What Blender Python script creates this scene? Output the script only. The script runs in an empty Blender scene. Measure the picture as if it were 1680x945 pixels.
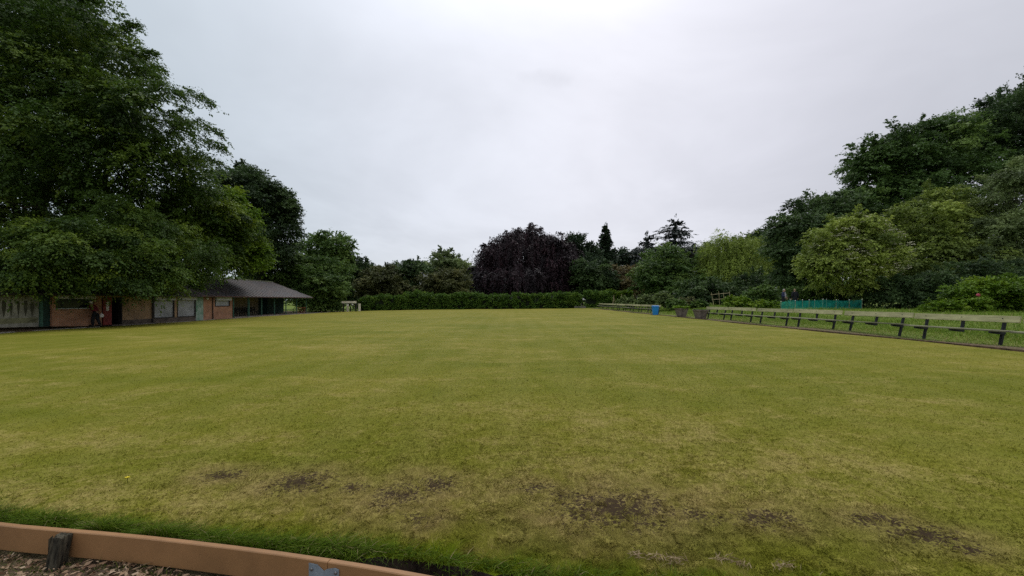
import bpy, bmesh, math
import numpy as np
from mathutils import Vector, Matrix

sc = bpy.context.scene
COL = sc.collection
PI = math.pi
R = math.radians
F, CX, HY, EYE = 653.0, 840.0, 493.0, 1.6       # focal length in photo pixels, principal column, horizon row, eye height


def W(px, py, d):
    return np.array([(px - CX) / F * d, d, EYE + (HY - py) / F * d])


# ------------------------------------------------------------------ materials
def new_mat(name):
    m = bpy.data.materials.new(name)
    m.use_nodes = True
    nt = m.node_tree
    nt.nodes.clear()
    return m, nt, nt.nodes, nt.links


def nd(nodes, typ, **kw):
    n = nodes.new(typ)
    for k, v in kw.items():
        setattr(n, k, v)
    return n


def ramp(nodes, stops):
    r = nodes.new('ShaderNodeValToRGB')
    el = r.color_ramp.elements
    while len(el) < len(stops):
        el.new(0.5)
    for e, (p, c) in zip(el, stops):
        e.position = p
        e.color = (*c, 1) if len(c) == 3 else c
    return r


def simple(name, col, rough=0.7, var=0.18, scale=6.0, spec=0.3, metal=0.0, bump=0.0, stretch=(1, 1, 1), col2=None, objvar=0.0):
    m, nt, N, L = new_mat(name)
    out = nd(N, 'ShaderNodeOutputMaterial')
    b = nd(N, 'ShaderNodeBsdfPrincipled')
    b.inputs['Roughness'].default_value = rough
    b.inputs['Specular IOR Level'].default_value = spec
    b.inputs['Metallic'].default_value = metal
    tc = nd(N, 'ShaderNodeTexCoord')
    mp = nd(N, 'ShaderNodeMapping')
    mp.inputs['Scale'].default_value = stretch
    no = nd(N, 'ShaderNodeTexNoise')
    no.inputs['Scale'].default_value = scale
    no.inputs['Detail'].default_value = 6
    no.inputs['Roughness'].default_value = 0.65
    L.new(tc.outputs['Object'], mp.inputs[0])
    L.new(mp.outputs[0], no.inputs['Vector'])
    c2 = col2 if col2 else tuple(max(0, c * (1 - 2.2 * var)) for c in col)
    c1 = col if col2 else tuple(min(1, c * (1 + var)) for c in col)
    r = ramp(N, [(0.32, c2), (0.68, c1)])
    L.new(no.outputs[0], r.inputs[0])
    src = r.outputs[0]
    if objvar:
        oi = nd(N, 'ShaderNodeObjectInfo')
        mr = nd(N, 'ShaderNodeMapRange')
        mr.inputs[3].default_value = 1 - objvar
        mr.inputs[4].default_value = 1 + objvar
        L.new(oi.outputs['Random'], mr.inputs[0])
        hs = nd(N, 'ShaderNodeHueSaturation')
        L.new(mr.outputs[0], hs.inputs['Value'])
        L.new(src, hs.inputs['Color'])
        src = hs.outputs[0]
    L.new(src, b.inputs['Base Color'])
    if bump:
        bp = nd(N, 'ShaderNodeBump')
        bp.inputs['Strength'].default_value = bump
        bp.inputs['Distance'].default_value = 0.02
        L.new(no.outputs[0], bp.inputs['Height'])
        L.new(bp.outputs[0], b.inputs['Normal'])
    L.new(b.outputs[0], out.inputs[0])
    return m


def leaf_mat(name, stops, trans=0.33, rough=0.55, spec=0.18):
    m, nt, N, L = new_mat(name)
    out = nd(N, 'ShaderNodeOutputMaterial')
    at = nd(N, 'ShaderNodeAttribute', attribute_name='tint')
    r = ramp(N, stops)
    L.new(at.outputs['Fac'], r.inputs[0])
    b = nd(N, 'ShaderNodeBsdfPrincipled')
    b.inputs['Roughness'].default_value = rough
    b.inputs['Specular IOR Level'].default_value = spec
    t = nd(N, 'ShaderNodeBsdfTranslucent')
    mx = nd(N, 'ShaderNodeMixShader')
    mx.inputs[0].default_value = trans
    L.new(r.outputs[0], b.inputs['Base Color'])
    L.new(r.outputs[0], t.inputs['Color'])
    L.new(b.outputs[0], mx.inputs[1])
    L.new(t.outputs[0], mx.inputs[2])
    L.new(mx.outputs[0], out.inputs[0])
    return m


def brick_mat(name, c1, c2, mortar):
    m, nt, N, L = new_mat(name)
    out = nd(N, 'ShaderNodeOutputMaterial')
    b = nd(N, 'ShaderNodeBsdfPrincipled')
    b.inputs['Roughness'].default_value = 0.85
    g = nd(N, 'ShaderNodeNewGeometry')
    sp = nd(N, 'ShaderNodeSeparateXYZ')
    ad = nd(N, 'ShaderNodeMath', operation='ADD')
    cb = nd(N, 'ShaderNodeCombineXYZ')
    L.new(g.outputs['Position'], sp.inputs[0])
    L.new(sp.outputs[0], ad.inputs[0])
    L.new(sp.outputs[1], ad.inputs[1])
    L.new(ad.outputs[0], cb.inputs[0])
    L.new(sp.outputs[2], cb.inputs[1])
    br = nd(N, 'ShaderNodeTexBrick')
    br.inputs['Scale'].default_value = 1.0
    br.inputs['Brick Width'].default_value = 0.235
    br.inputs['Row Height'].default_value = 0.08
    br.inputs['Mortar Size'].default_value = 0.011
    br.inputs['Color1'].default_value = (*c1, 1)
    br.inputs['Color2'].default_value = (*c2, 1)
    br.inputs['Mortar'].default_value = (*mortar, 1)
    L.new(cb.outputs[0], br.inputs['Vector'])
    no = nd(N, 'ShaderNodeTexNoise')
    no.inputs['Scale'].default_value = 1.3
    no.inputs['Detail'].default_value = 5
    L.new(cb.outputs[0], no.inputs['Vector'])
    rr = ramp(N, [(0.3, (0.6, 0.58, 0.55)), (0.7, (1.1, 1.08, 1.05))])
    L.new(no.outputs[0], rr.inputs[0])
    mu = nd(N, 'ShaderNodeMix', data_type='RGBA', blend_type='MULTIPLY')
    mu.inputs[0].default_value = 1
    L.new(br.outputs['Color'], mu.inputs[6])
    L.new(rr.outputs[0], mu.inputs[7])
    L.new(mu.outputs[2], b.inputs['Base Color'])
    L.new(b.outputs[0], out.inputs[0])
    return m


def bands_mat(name, col, axis, freq, rough=0.5, metal=0.0, dark=0.55, rust=None):
    """boarding / corrugation: bands along one object axis (0 x, 1 y, 2 z)"""
    m, nt, N, L = new_mat(name)
    out = nd(N, 'ShaderNodeOutputMaterial')
    b = nd(N, 'ShaderNodeBsdfPrincipled')
    b.inputs['Roughness'].default_value = rough
    b.inputs['Metallic'].default_value = metal
    tc = nd(N, 'ShaderNodeTexCoord')
    sp = nd(N, 'ShaderNodeSeparateXYZ')
    L.new(tc.outputs['Object'], sp.inputs[0])
    mu = nd(N, 'ShaderNodeMath', operation='MULTIPLY')
    mu.inputs[1].default_value = freq
    fr = nd(N, 'ShaderNodeMath', operation='FRACT')
    L.new(sp.outputs[axis], mu.inputs[0])
    L.new(mu.outputs[0], fr.inputs[0])
    d = tuple(c * dark for c in col)
    r = ramp(N, [(0.0, d), (0.12, col), (0.8, col), (1.0, d)])
    L.new(fr.outputs[0], r.inputs[0])
    no = nd(N, 'ShaderNodeTexNoise')
    no.inputs['Scale'].default_value = 1.1
    no.inputs['Detail'].default_value = 7
    no.inputs['Roughness'].default_value = 0.7
    L.new(tc.outputs['Object'], no.inputs['Vector'])
    rc = rust if rust else tuple(c * 0.6 for c in col)
    rr = ramp(N, [(0.42, (1, 1, 1)), (0.66, tuple(min(2, a / max(b_, 1e-3)) for a, b_ in zip(rc, col)))])
    L.new(no.outputs[0], rr.inputs[0])
    mx = nd(N, 'ShaderNodeMix', data_type='RGBA', blend_type='MULTIPLY')
    mx.inputs[0].default_value = 1
    L.new(r.outputs[0], mx.inputs[6])
    L.new(rr.outputs[0], mx.inputs[7])
    L.new(mx.outputs[2], b.inputs['Base Color'])
    bp = nd(N, 'ShaderNodeBump')
    bp.inputs['Strength'].default_value = 0.6
    bp.inputs['Distance'].default_value = 0.03
    L.new(r.outputs[0], bp.inputs['Height'])
    L.new(bp.outputs[0], b.inputs['Normal'])
    L.new(b.outputs[0], out.inputs[0])
    return m


# ------------------------------------------------------------------ mesh helpers
def link(name, me, mat=None, parent=None, kind=None):
    o = bpy.data.objects.new(name, me)
    COL.objects.link(o)
    if mat is not None and me is not None:
        for mm in (mat if isinstance(mat, (list, tuple)) else [mat]):
            me.materials.append(mm)
    if parent is not None:
        o.parent = parent
    if kind:
        o['kind'] = kind
    return o


def np_mesh(name, V, Fq, attrs=None, smooth=False, vattrs=None):
    """V (n,3); Fq (m,k) with constant k"""
    V = np.asarray(V, dtype=np.float32)
    Fq = np.asarray(Fq, dtype=np.int32)
    k = Fq.shape[1]
    me = bpy.data.meshes.new(name)
    me.vertices.add(len(V))
    me.vertices.foreach_set('co', V.ravel())
    me.loops.add(Fq.size)
    me.loops.foreach_set('vertex_index', Fq.ravel())
    me.polygons.add(len(Fq))
    me.polygons.foreach_set('loop_start', np.arange(0, Fq.size, k, dtype=np.int32))
    me.polygons.foreach_set('loop_total', np.full(len(Fq), k, dtype=np.int32))
    if smooth:
        me.polygons.foreach_set('use_smooth', np.ones(len(Fq), dtype=bool))
    for nm, a in (attrs or {}).items():
        at = me.attributes.new(nm, 'FLOAT', 'FACE')
        at.data.foreach_set('value', np.asarray(a, dtype=np.float32))
    for nm, a in (vattrs or {}).items():
        at = me.attributes.new(nm, 'FLOAT', 'POINT')
        at.data.foreach_set('value', np.asarray(a, dtype=np.float32))
    me.update(calc_edges=True)
    return me


class MB:
    """collects boxes, prisms, tubes for ONE mesh"""
    def __init__(self):
        self.v, self.f = [], []

    def add(self, vs, fs):
        n = len(self.v)
        self.v += [tuple(float(c) for c in p) for p in vs]
        self.f += [tuple(i + n for i in f) for f in fs]
        return self

    def box(self, x0, x1, y0, y1, z0, z1):
        vs = [(x, y, z) for z in (z0, z1) for y in (y0, y1) for x in (x0, x1)]
        return self.add(vs, [(0, 2, 3, 1), (4, 5, 7, 6), (0, 1, 5, 4), (2, 6, 7, 3), (0, 4, 6, 2), (1, 3, 7, 5)])

    def bar(self, a, b, w, h, up=(0, 0, 1)):
        a, b = Vector(a), Vector(b)
        d = (b - a).normalized()
        s = d.cross(Vector(up))
        if s.length < 1e-4:
            s = Vector((1, 0, 0))
        s.normalize()
        u = s.cross(d).normalized()
        vs = [p + s * sx * w / 2 + u * su * h / 2 for p in (a, b) for (sx, su) in ((-1, -1), (1, -1), (1, 1), (-1, 1))]
        return self.add(vs, [(3, 2, 1, 0), (4, 5, 6, 7), (0, 1, 5, 4), (1, 2, 6, 5), (2, 3, 7, 6), (3, 0, 4, 7)])

    def tube(self, pts, rad, n=8, cap=True):
        pts = [Vector(p) for p in pts]
        m = len(pts)
        base = len(self.v)
        vs, fs = [], []
        ref = Vector((0.31, 0.87, 0.2))
        for i, p in enumerate(pts):
            d = (pts[min(i + 1, m - 1)] - pts[max(i - 1, 0)])
            if d.length < 1e-6:
                d = Vector((0, 0, 1))
            d.normalize()
            s = d.cross(ref)
            if s.length < 1e-3:
                s = d.cross(Vector((1, 0, 0)))
            s.normalize()
            u = d.cross(s)
            r = rad[i] if hasattr(rad, '__len__') else rad
            for k in range(n):
                a = 2 * PI * k / n
                vs.append(p + s * (r * math.cos(a)) + u * (r * math.sin(a)))
        for i in range(m - 1):
            for k in range(n):
                fs.append((i * n + k, i * n + (k + 1) % n, (i + 1) * n + (k + 1) % n, (i + 1) * n + k))
        if cap:
            fs.append(tuple(range(n - 1, -1, -1)))
            fs.append(tuple((m - 1) * n + k for k in range(n)))
        return self.add(vs, fs)

    def lathe(self, prof, c=(0, 0, 0), n=16, sq=None, rot=0.0):
        vs, fs = [], []
        m = len(prof)
        for (r, z) in prof:
            for k in range(n):
                a = 2 * PI * k / n + rot
                vs.append((c[0] + r * math.cos(a), c[1] + r * math.sin(a), c[2] + z))
        for i in range(m - 1):
            for k in range(n):
                fs.append((i * n + k, i * n + (k + 1) % n, (i + 1) * n + (k + 1) % n, (i + 1) * n + k))
        fs.append(tuple(range(n - 1, -1, -1)))
        fs.append(tuple((m - 1) * n + k for k in range(n)))
        return self.add(vs, fs)

    def ball(self, c, r, n=10, m=7):
        r = r if hasattr(r, '__len__') else (r, r, r)
        vs, fs = [], []
        for i in range(m + 1):
            t = PI * i / m
            for k in range(n):
                a = 2 * PI * k / n
                vs.append((c[0] + r[0] * math.sin(t) * math.cos(a), c[1] + r[1] * math.sin(t) * math.sin(a), c[2] - r[2] * math.cos(t)))
        for i in range(m):
            for k in range(n):
                fs.append((i * n + k, i * n + (k + 1) % n, (i + 1) * n + (k + 1) % n, (i + 1) * n + k))
        return self.add(vs, fs)

    def prism(self, outline, axis, t0, t1):
        """outline of 2-D points extruded along axis 0 or 1 or 2"""
        n = len(outline)
        def P(p, t):
            return {0: (t, p[0], p[1]), 1: (p[0], t, p[1]), 2: (p[0], p[1], t)}[axis]
        vs = [P(p, t0) for p in outline] + [P(p, t1) for p in outline]
        fs = [tuple(range(n - 1, -1, -1)), tuple(range(n, 2 * n))]
        fs += [(i, (i + 1) % n, n + (i + 1) % n, n + i) for i in range(n)]
        return self.add(vs, fs)

    def mesh(self, name):
        me = bpy.data.meshes.new(name)
        me.from_pydata(self.v, [], self.f)
        bm = bmesh.new()
        bm.from_mesh(me)
        bmesh.ops.recalc_face_normals(bm, faces=bm.faces)
        bm.to_mesh(me)
        bm.free()
        return me

    def build(self, name, mat, parent=None, smooth=False, bevel=0.0, loc=None):
        me = self.mesh(name)
        if bevel:
            bm = bmesh.new()
            bm.from_mesh(me)
            bmesh.ops.bevel(bm, geom=bm.edges[:], offset=bevel, segments=2, affect='EDGES', clamp_overlap=True)
            bm.to_mesh(me)
            bm.free()
        if smooth:
            for p in me.polygons:
                p.use_smooth = True
        o = link(name, me, mat, parent)
        if loc is not None:
            o.location = loc
        return o


def tag(o, label, cat, group=None, kind=None):
    o['label'] = label
    o['category'] = cat
    if group:
        o['group'] = group
    if kind:
        o['kind'] = kind
    return o


def empty(name, loc, label, cat, group=None, rz=0.0):
    o = bpy.data.objects.new(name, None)
    COL.objects.link(o)
    o.location = loc
    o.rotation_euler = (0, 0, rz)
    o.empty_display_size = 0.2
    return tag(o, label, cat, group)


def copy_tree(o, parent=None):
    kids = list(o.children)
    c = o.copy()
    COL.objects.link(c)
    if parent is not None:
        c.parent = parent
    for ch in kids:
        copy_tree(ch, c)
    return c


# ------------------------------------------------------------------ terrain heights
EDGE = np.array([(-28.0, 8.2), (-14, 5.2), (-7, 3.75), (-3.82, 2.97), (-2.7, 2.757), (-1.76, 2.61), (-0.93, 2.53), (-0.52, 2.45),
                 (0.1, 2.31), (1.5, 2.1), (4, 1.9), (13.4, 1.8)])
FAR = np.array([(-28.0, 63.5), (-25, 66.5), (-18, 69.2), (0, 70), (13.4, 70)])
XL, XR = -27.9, 13.4


def near_edge(x):
    return np.interp(x, EDGE[:, 0], EDGE[:, 1])


def far_edge(x):
    return np.interp(x, FAR[:, 0], FAR[:, 1])


def sstep(t):
    t = np.clip(t, 0, 1)
    return t * t * (3 - 2 * t)


def lawn_z(x, y):
    x = np.asarray(x, float)
    y = np.asarray(y, float)
    tilt = np.where(x < 0, 0.2 * x / 28, 0.25 * x / 13.4)
    crown = 0.13 * np.sin(PI * np.clip((x + 28) / 41.4, 0, 1)) * sstep((y - 3) / 16)
    und = 0.018 * np.sin(x * 0.9 + y * 0.33) * np.sin(y * 0.6 - x * 0.21) * sstep((y - 3) / 6)
    return tilt + crown + und


def ground_z(x, y):
    x = np.asarray(x, float)
    y = np.asarray(y, float)
    inl = lawn_z(np.clip(x, XL, XR), y) - 0.16
    right = 0.27 + 0.62 * sstep((x - 14.6) / 9.5) + 0.03 * np.sin(x * 1.3 + y * 0.8)
    left = -0.22 + 0.32 * sstep((30 - y) / 9.0) - 0.02
    z = np.where(x > XR, inl + (right - inl) * sstep((x - XR - 0.05) / 0.25), inl)
    z = np.where(x < XL, inl + (left - inl) * np.clip((XL - 0.03 - x) / 0.68, 0, 1), z)
    far = np.clip((y - 70.3) / 1.5, 0, 1)
    z = np.where((x < XR) & (x > XL), z + far * 0.14, z)
    near = np.where(x < XR, -0.128 + 0.012 * np.sin(x * 5.1 + y * 3) , z)
    z = np.where(y < near_edge(np.clip(x, XL, XR)) - 0.15, np.where(x < XL, z, near), z)
    return z


def gz(x, y):
    return float(ground_z(x, y))


# ------------------------------------------------------------------ foliage engine
def norm(a):
    return a / np.maximum(np.linalg.norm(a, axis=-1, keepdims=True), 1e-9)


def rdir(rng, n):
    return norm(rng.normal(size=(n, 3)))


def leaf_quads(P, D, Nn, L, Wd):
    """rhombus leaves; P centre, D direction, Nn approximate normal"""
    S = norm(np.cross(D, Nn))
    L = np.asarray(L).reshape(-1, 1)
    Wd = np.asarray(Wd).reshape(-1, 1)
    up = norm(np.cross(S, D))
    v = np.stack([P - D * L * 0.5, P + S * Wd * 0.5 + up * L * 0.06, P + D * L * 0.5, P - S * Wd * 0.5 + up * L * 0.06], axis=1)
    V = v.reshape(-1, 3)
    Fq = np.arange(len(V), dtype=np.int32).reshape(-1, 4)
    return V, Fq


def spray(rng, P, D, ln, n, droop, spread, leaf, tint, aspect=0.55, flat=0.8, C=None):
    """S sprays of n leaves each"""
    S = len(P)
    Z = np.array([0, 0, 1.0])
    t = rng.uniform(0.02, 1, (S, n, 1))
    side = norm(np.cross(D, Z + 0.01 * rng.normal(size=D.shape)))
    lat = rng.uniform(-1, 1, (S, n, 1))
    ln = np.asarray(ln).reshape(S, 1, 1)
    pos = (P[:, None] + D[:, None] * ln * t - Z * droop * ln * t ** 2 + side[:, None] * lat * spread * ln * (1.05 - 0.7 * t)
           + rng.normal(size=(S, n, 3)) * 0.05 * ln)
    dd = norm(D[:, None] + side[:, None] * lat * 0.9 - Z * droop * 1.6 * t + rng.normal(size=(S, n, 3)) * 0.45)
    if C is None:
        nn = norm(Z * flat + rng.normal(size=(S, n, 3)) * 0.55 + D[:, None] * 0.25)
    else:
        nn = norm(Z * 0.45 + C[:, None] * 0.85 + rng.normal(size=(S, n, 3)) * 0.38)
    sz = leaf * rng.uniform(0.65, 1.35, (S, n)) * rng.uniform(0.7, 1.4, (S, 1))
    tt = np.clip(np.asarray(tint).reshape(S, 1) + rng.normal(size=(S, n)) * 0.045, 0, 1)
    V, Fq = leaf_quads(pos.reshape(-1, 3), dd.reshape(-1, 3), nn.reshape(-1, 3), sz.ravel(), sz.ravel() * aspect)
    return V, Fq, tt.ravel()


def merge(parts):
    Vs, Fs, Ts, n = [], [], [], 0
    for V, Fq, t in parts:
        Vs.append(V)
        Fs.append(Fq + n)
        Ts.append(t)
        n += len(V)
    return np.concatenate(Vs), np.concatenate(Fs), np.concatenate(Ts)


def crown_points(rng, blobs, nspray, K=26, inner=0.16, upb=0.25, cr=(0.2, 0.42), floor=None, fz=0.62):
    """clumps on ellipsoid blobs -> spray origins, directions, tints, plus the clump centres"""
    area = np.array([(b[1][0] * b[1][1] + b[1][0] * b[1][2] + b[1][1] * b[1][2]) for b in blobs])
    share = area / area.sum()
    Ps, Ds, Ts, CC, Vs = [], [], [], [], []
    for (c, r), s in zip(blobs, share):
        c = np.asarray(c, float)
        r = np.asarray(r, float)
        n = max(12, int(nspray * s))
        k = max(6, int(K * (0.5 + s * len(blobs) * 0.5)))
        u = rdir(rng, k)
        u[:, 2] += upb * rng.uniform(0, 1, k)
        u = norm(u)
        cc = c + r * u * np.minimum(rng.uniform(0.5, 1.0, (k, 1)) + 0.16 * rng.normal(size=(k, 1)), 1.0)
        rad = np.cbrt(r.prod()) * (cr[0] * 0.8 + (cr[1] * 1.1 - cr[0] * 0.8) * rng.uniform(0, 1, k) ** 1.5)
        ct = rng.normal(0.5, 0.22, k)
        idx = rng.integers(0, k, n)
        v = rdir(rng, n)
        v[:, 2] = np.abs(v[:, 2]) * np.where(rng.uniform(size=n) < 0.72, 1, -1)
        p = cc[idx] + v * rad[idx][:, None] * rng.uniform(0.45, 1.05, (n, 1)) * np.array([1.1, 1.1, fz])
        m = rng.uniform(size=n) < inner
        p[m] = c + r * rdir(rng, m.sum()) * rng.uniform(0.1, 0.8, (m.sum(), 1))
        out = norm((p - c) / r)
        Vs.append(norm(v * 0.8 + out * 0.4))
        d = norm(out * 0.7 + v * 0.45 + rng.normal(size=(n, 3)) * 0.3)
        d[:, 2] *= 0.6
        Ps.append(p)
        Ds.append(norm(d))
        Ts.append(ct[idx] + rng.normal(size=n) * 0.08)
        CC.append(cc)
    P, D, T, C = np.concatenate(Ps), np.concatenate(Ds), np.concatenate(Ts), np.concatenate(Vs)
    if floor is not None:
        k = P[:, 2] > floor
        P, D, T, C = P[k], D[k], T[k], C[k]
    return P, D, T, CC, C


def trunk_mesh(base, fork, r0, blobs, CC, rng, nbr=4, forks=True):
    mb = MB()
    base = np.asarray(base, float)
    fork = np.asarray(fork, float)
    n = 7
    pts, rad = [], []
    wob = rng.normal(size=3) * np.array([1, 1, 0]) * 0.05 * np.linalg.norm(fork - base)
    for i in range(n):
        t = i / (n - 1)
        pts.append(base + (fork - base) * t + wob * math.sin(PI * t) + np.array([0, 0, -0.15 if i == 0 else 0]))
        rad.append(r0 * (1.35 - 0.35 * min(1, t * 5)) * (1 - 0.4 * t))
    mb.tube(pts, rad, 9)
    for (c, r), cc in zip(blobs, CC):
        c = np.asarray(c, float)
        L = np.linalg.norm(c - fork)
        st = fork - (fork - base) * rng.uniform(0, 0.35)
        mid = st * 0.5 + c * 0.5 + np.array([0, 0, 0.12 * L]) + rng.normal(size=3) * 0.05 * L
        q = [st * (1 - t) ** 2 + mid * 2 * t * (1 - t) + c * t * t for t in np.linspace(0, 1, 6)]
        rr = r0 * 0.45
        mb.tube(q, [rr * (1 - 0.75 * t) for t in np.linspace(0, 1, 6)], 6)
        for j in rng.choice(len(cc), min(nbr, len(cc)), replace=False):
            e = cc[j]
            m2 = c * 0.5 + e * 0.5 + np.array([0, 0, 0.08]) * np.linalg.norm(e - c)
            q = [c * (1 - t) ** 2 + m2 * 2 * t * (1 - t) + e * t * t for t in np.linspace(0, 1, 5)]
            mb.tube(q, [rr * 0.25 * (1 - 0.8 * t) + 0.01 for t in np.linspace(0, 1, 5)], 5)
    return mb


SEED = [100]


def make_tree(name, label, cat, base, blobs, mat, bark, leaf, nspray, nleaf, ln, droop=0.3, spread=0.35, r0=0.4, group=None, K=26,
              inner=0.16, fork=None, aspect=0.55, cr=(0.2, 0.42), upb=0.25, nbr=4, extra=None, floor=None, tshift=0.0, crown='crown', fz=0.7, dense=1.3, boughs=9, bl=(0.3, 0.75)):
    SEED[0] += 1
    rng = np.random.default_rng(SEED[0])
    base = np.asarray(base, float)
    root = empty(name, base, label, cat, group)
    P, D, T, CC, C = crown_points(rng, blobs, int(nspray * dense), K, inner, upb, cr, floor, fz)
    L = ln * rng.uniform(0.6, 1.3, len(P))
    parts = [spray(rng, P, D, L, nleaf, droop, spread, leaf * 1.06, T + tshift, aspect, C=C)]
    if boughs:
        for (c, r) in blobs:                       # single boughs breaking the outline
            c, r = np.asarray(c, float), np.asarray(r, float)
            q = max(3, int(boughs * rng.uniform(0.8, 1.3)))
            u = rdir(rng, q)
            u[:, 2] = u[:, 2] * 0.8 + 0.15
            u = norm(u)
            ax = norm(norm(u / r) * 1.0 + rng.normal(size=(q, 3)) * 0.35 + np.array([0, 0, 0.12]))
            Lb = np.cbrt(r.prod()) * rng.uniform(bl[0], bl[1], q)
            m = 20
            t = rng.uniform(0, 1, (q, m, 1))
            p = (c + r * u * 0.78)[:, None] + ax[:, None] * Lb[:, None, None] * t - np.array([0, 0, 1.0]) * (0.22 * droop * Lb[:, None, None] * t ** 2)
            p = p + rng.normal(size=(q, m, 3)) * (0.15 * Lb[:, None, None] * (1.12 - t)) * np.array([1, 1, 0.55])
            d = norm(ax[:, None] + rng.normal(size=(q, m, 3)) * 0.45).reshape(-1, 3)
            p = p.reshape(-1, 3)
            if floor is not None:
                kf = p[:, 2] > floor
                p, d = p[kf], d[kf]
            parts.append(spray(rng, p, d, np.minimum(ln, 0.3 * np.cbrt(r.prod())) * rng.uniform(0.5, 1.1, len(p)), nleaf, droop, spread, leaf,
                               np.repeat(rng.normal(0.52, 0.13, q), m)[:len(p)] + tshift, aspect))
    if extra is not None:
        parts += extra(rng)
    V, Fq, tt = merge(parts)
    me = np_mesh(crown, V - base, Fq, {'tint': tt})
    link(crown, me, mat, root)
    if bark is not None:
        cz = np.mean([b[0] for b in blobs], axis=0)
        if fork is None:
            low = min(b[0][2] - 0.5 * b[1][2] for b in blobs)
            fork = np.array([base[0] * 0.5 + cz[0] * 0.5, base[1] * 0.5 + cz[1] * 0.5, max(base[2] + 0.8, base[2] * 0.4 + low * 0.6)])
        mb = trunk_mesh(base, fork, r0, blobs, CC, rng, nbr)
        mb.v = [(v[0] - base[0], v[1] - base[1], v[2] - base[2]) for v in mb.v]
        mb.build('trunk', bark, root, smooth=True)
    return root


def B(px, py, d, rx, ry, rd=None):
    """a crown lobe centred at a pixel, at depth d; radii in photo pixels at that depth, rd its depth radius in metres"""
    s = d / F
    a, b = rx * s, ry * s
    return (W(px, py, d), np.array([a, rd if rd else (a + b) / 2, b]))


def leaf_px(d, k=2.3):
    return k * d / 398.0


# ------------------------------------------------------------------ palette
M = {}
M['bark'] = simple('bark', (0.075, 0.06, 0.045), 0.9, 0.3, 9, bump=0.5, stretch=(1, 1, 0.25))
M['bark_grey'] = simple('grey_bark', (0.13, 0.12, 0.095), 0.9, 0.3, 9, bump=0.5, stretch=(1, 1, 0.25))
G = lambda *s: [(p, c) for p, c in s]
M['beech'] = leaf_mat('beech_leaves', G((0.1, (0.0271, 0.0521, 0.0099)), (0.5, (0.0512, 0.1013, 0.0136)), (0.9, (0.1281, 0.1918, 0.0198))))
M['hornbeam'] = leaf_mat('hornbeam_leaves', G((0.1, (0.0304, 0.0616, 0.0109)), (0.5, (0.0690, 0.1247, 0.0163)), (0.92, (0.1794, 0.2494, 0.0218))))
M['lime'] = leaf_mat('bright_leaves', G((0.1, (0.0569, 0.1076, 0.0092)), (0.5, (0.1201, 0.2151, 0.0147)), (0.9, (0.2151, 0.3036, 0.0230))))
M['dark'] = leaf_mat('dark_leaves', G((0.1, (0.0267, 0.0469, 0.0191)), (0.5, (0.0467, 0.0835, 0.0287)), (0.9, (0.0918, 0.1478, 0.0447))))
M['mid'] = leaf_mat('mid_green_leaves', G((0.1, (0.0427, 0.0797, 0.0207)), (0.5, (0.0855, 0.1557, 0.0319)), (0.9, (0.1711, 0.2564, 0.0559))))
M['olive'] = leaf_mat('olive_leaves', G((0.1, (0.0540, 0.0660, 0.0240)), (0.5, (0.1140, 0.1260, 0.0408)), (0.9, (0.2040, 0.2040, 0.0720))))
M['grey'] = leaf_mat('grey_green_leaves', G((0.1, (0.0838, 0.1166, 0.0422)), (0.5, (0.1584, 0.2138, 0.0726)), (0.9, (0.2794, 0.3499, 0.1188))))
M['purple'] = leaf_mat('copper_leaves', G((0.1, (0.0103, 0.0079, 0.0091)), (0.5, (0.0213, 0.0126, 0.0152)), (0.92, (0.0484, 0.0213, 0.0266))), trans=0.18)
M['brown'] = leaf_mat('brownish_leaves', G((0.1, (0.0900, 0.0749, 0.0317)), (0.5, (0.1575, 0.1325, 0.0554)), (0.9, (0.2550, 0.2088, 0.0858))))
M['willow'] = leaf_mat('willow_leaves', G((0.1, (0.0838, 0.1277, 0.0179)), (0.5, (0.1901, 0.2573, 0.0336)), (0.9, (0.3041, 0.3815, 0.0616))))
M['conifer'] = leaf_mat('conifer_needles', G((0.1, (0.0210, 0.0360, 0.0180)), (0.5, (0.0360, 0.0630, 0.0300)), (0.9, (0.0675, 0.1050, 0.0480))), trans=0.1)
M['cedar'] = leaf_mat('cedar_needles', G((0.1, (0.0270, 0.0365, 0.0324)), (0.5, (0.0432, 0.0607, 0.0540)), (0.9, (0.0810, 0.1013, 0.0837))), trans=0.1)
M['hedge'] = leaf_mat('hedge_leaves', G((0.1, (0.0403, 0.0835, 0.0144)), (0.5, (0.0834, 0.1656, 0.0216)), (0.92, (0.1749, 0.2664, 0.0360))))
M['elder'] = leaf_mat('elder_leaves', G((0.1, (0.1095, 0.1544, 0.0308)), (0.5, (0.2301, 0.2970, 0.0515)), (0.9, (0.3943, 0.4632, 0.0944))))
M['blossom'] = leaf_mat('cream_blossom', G((0.1, (0.4, 0.39, 0.24)), (0.9, (0.62, 0.6, 0.42))), trans=0.2)
M['pink'] = leaf_mat('pink_petals', G((0.1, (0.55, 0.1, 0.16)), (0.9, (0.75, 0.2, 0.26))), trans=0.2)
M['yellowflower'] = leaf_mat('yellow_petals', G((0.1, (0.75, 0.6, 0.03)), (0.9, (0.85, 0.72, 0.05))), trans=0.1)
M['core'] = simple('leaf_shade', (0.014, 0.022, 0.008), 0.9, 0.3, 4)

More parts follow.
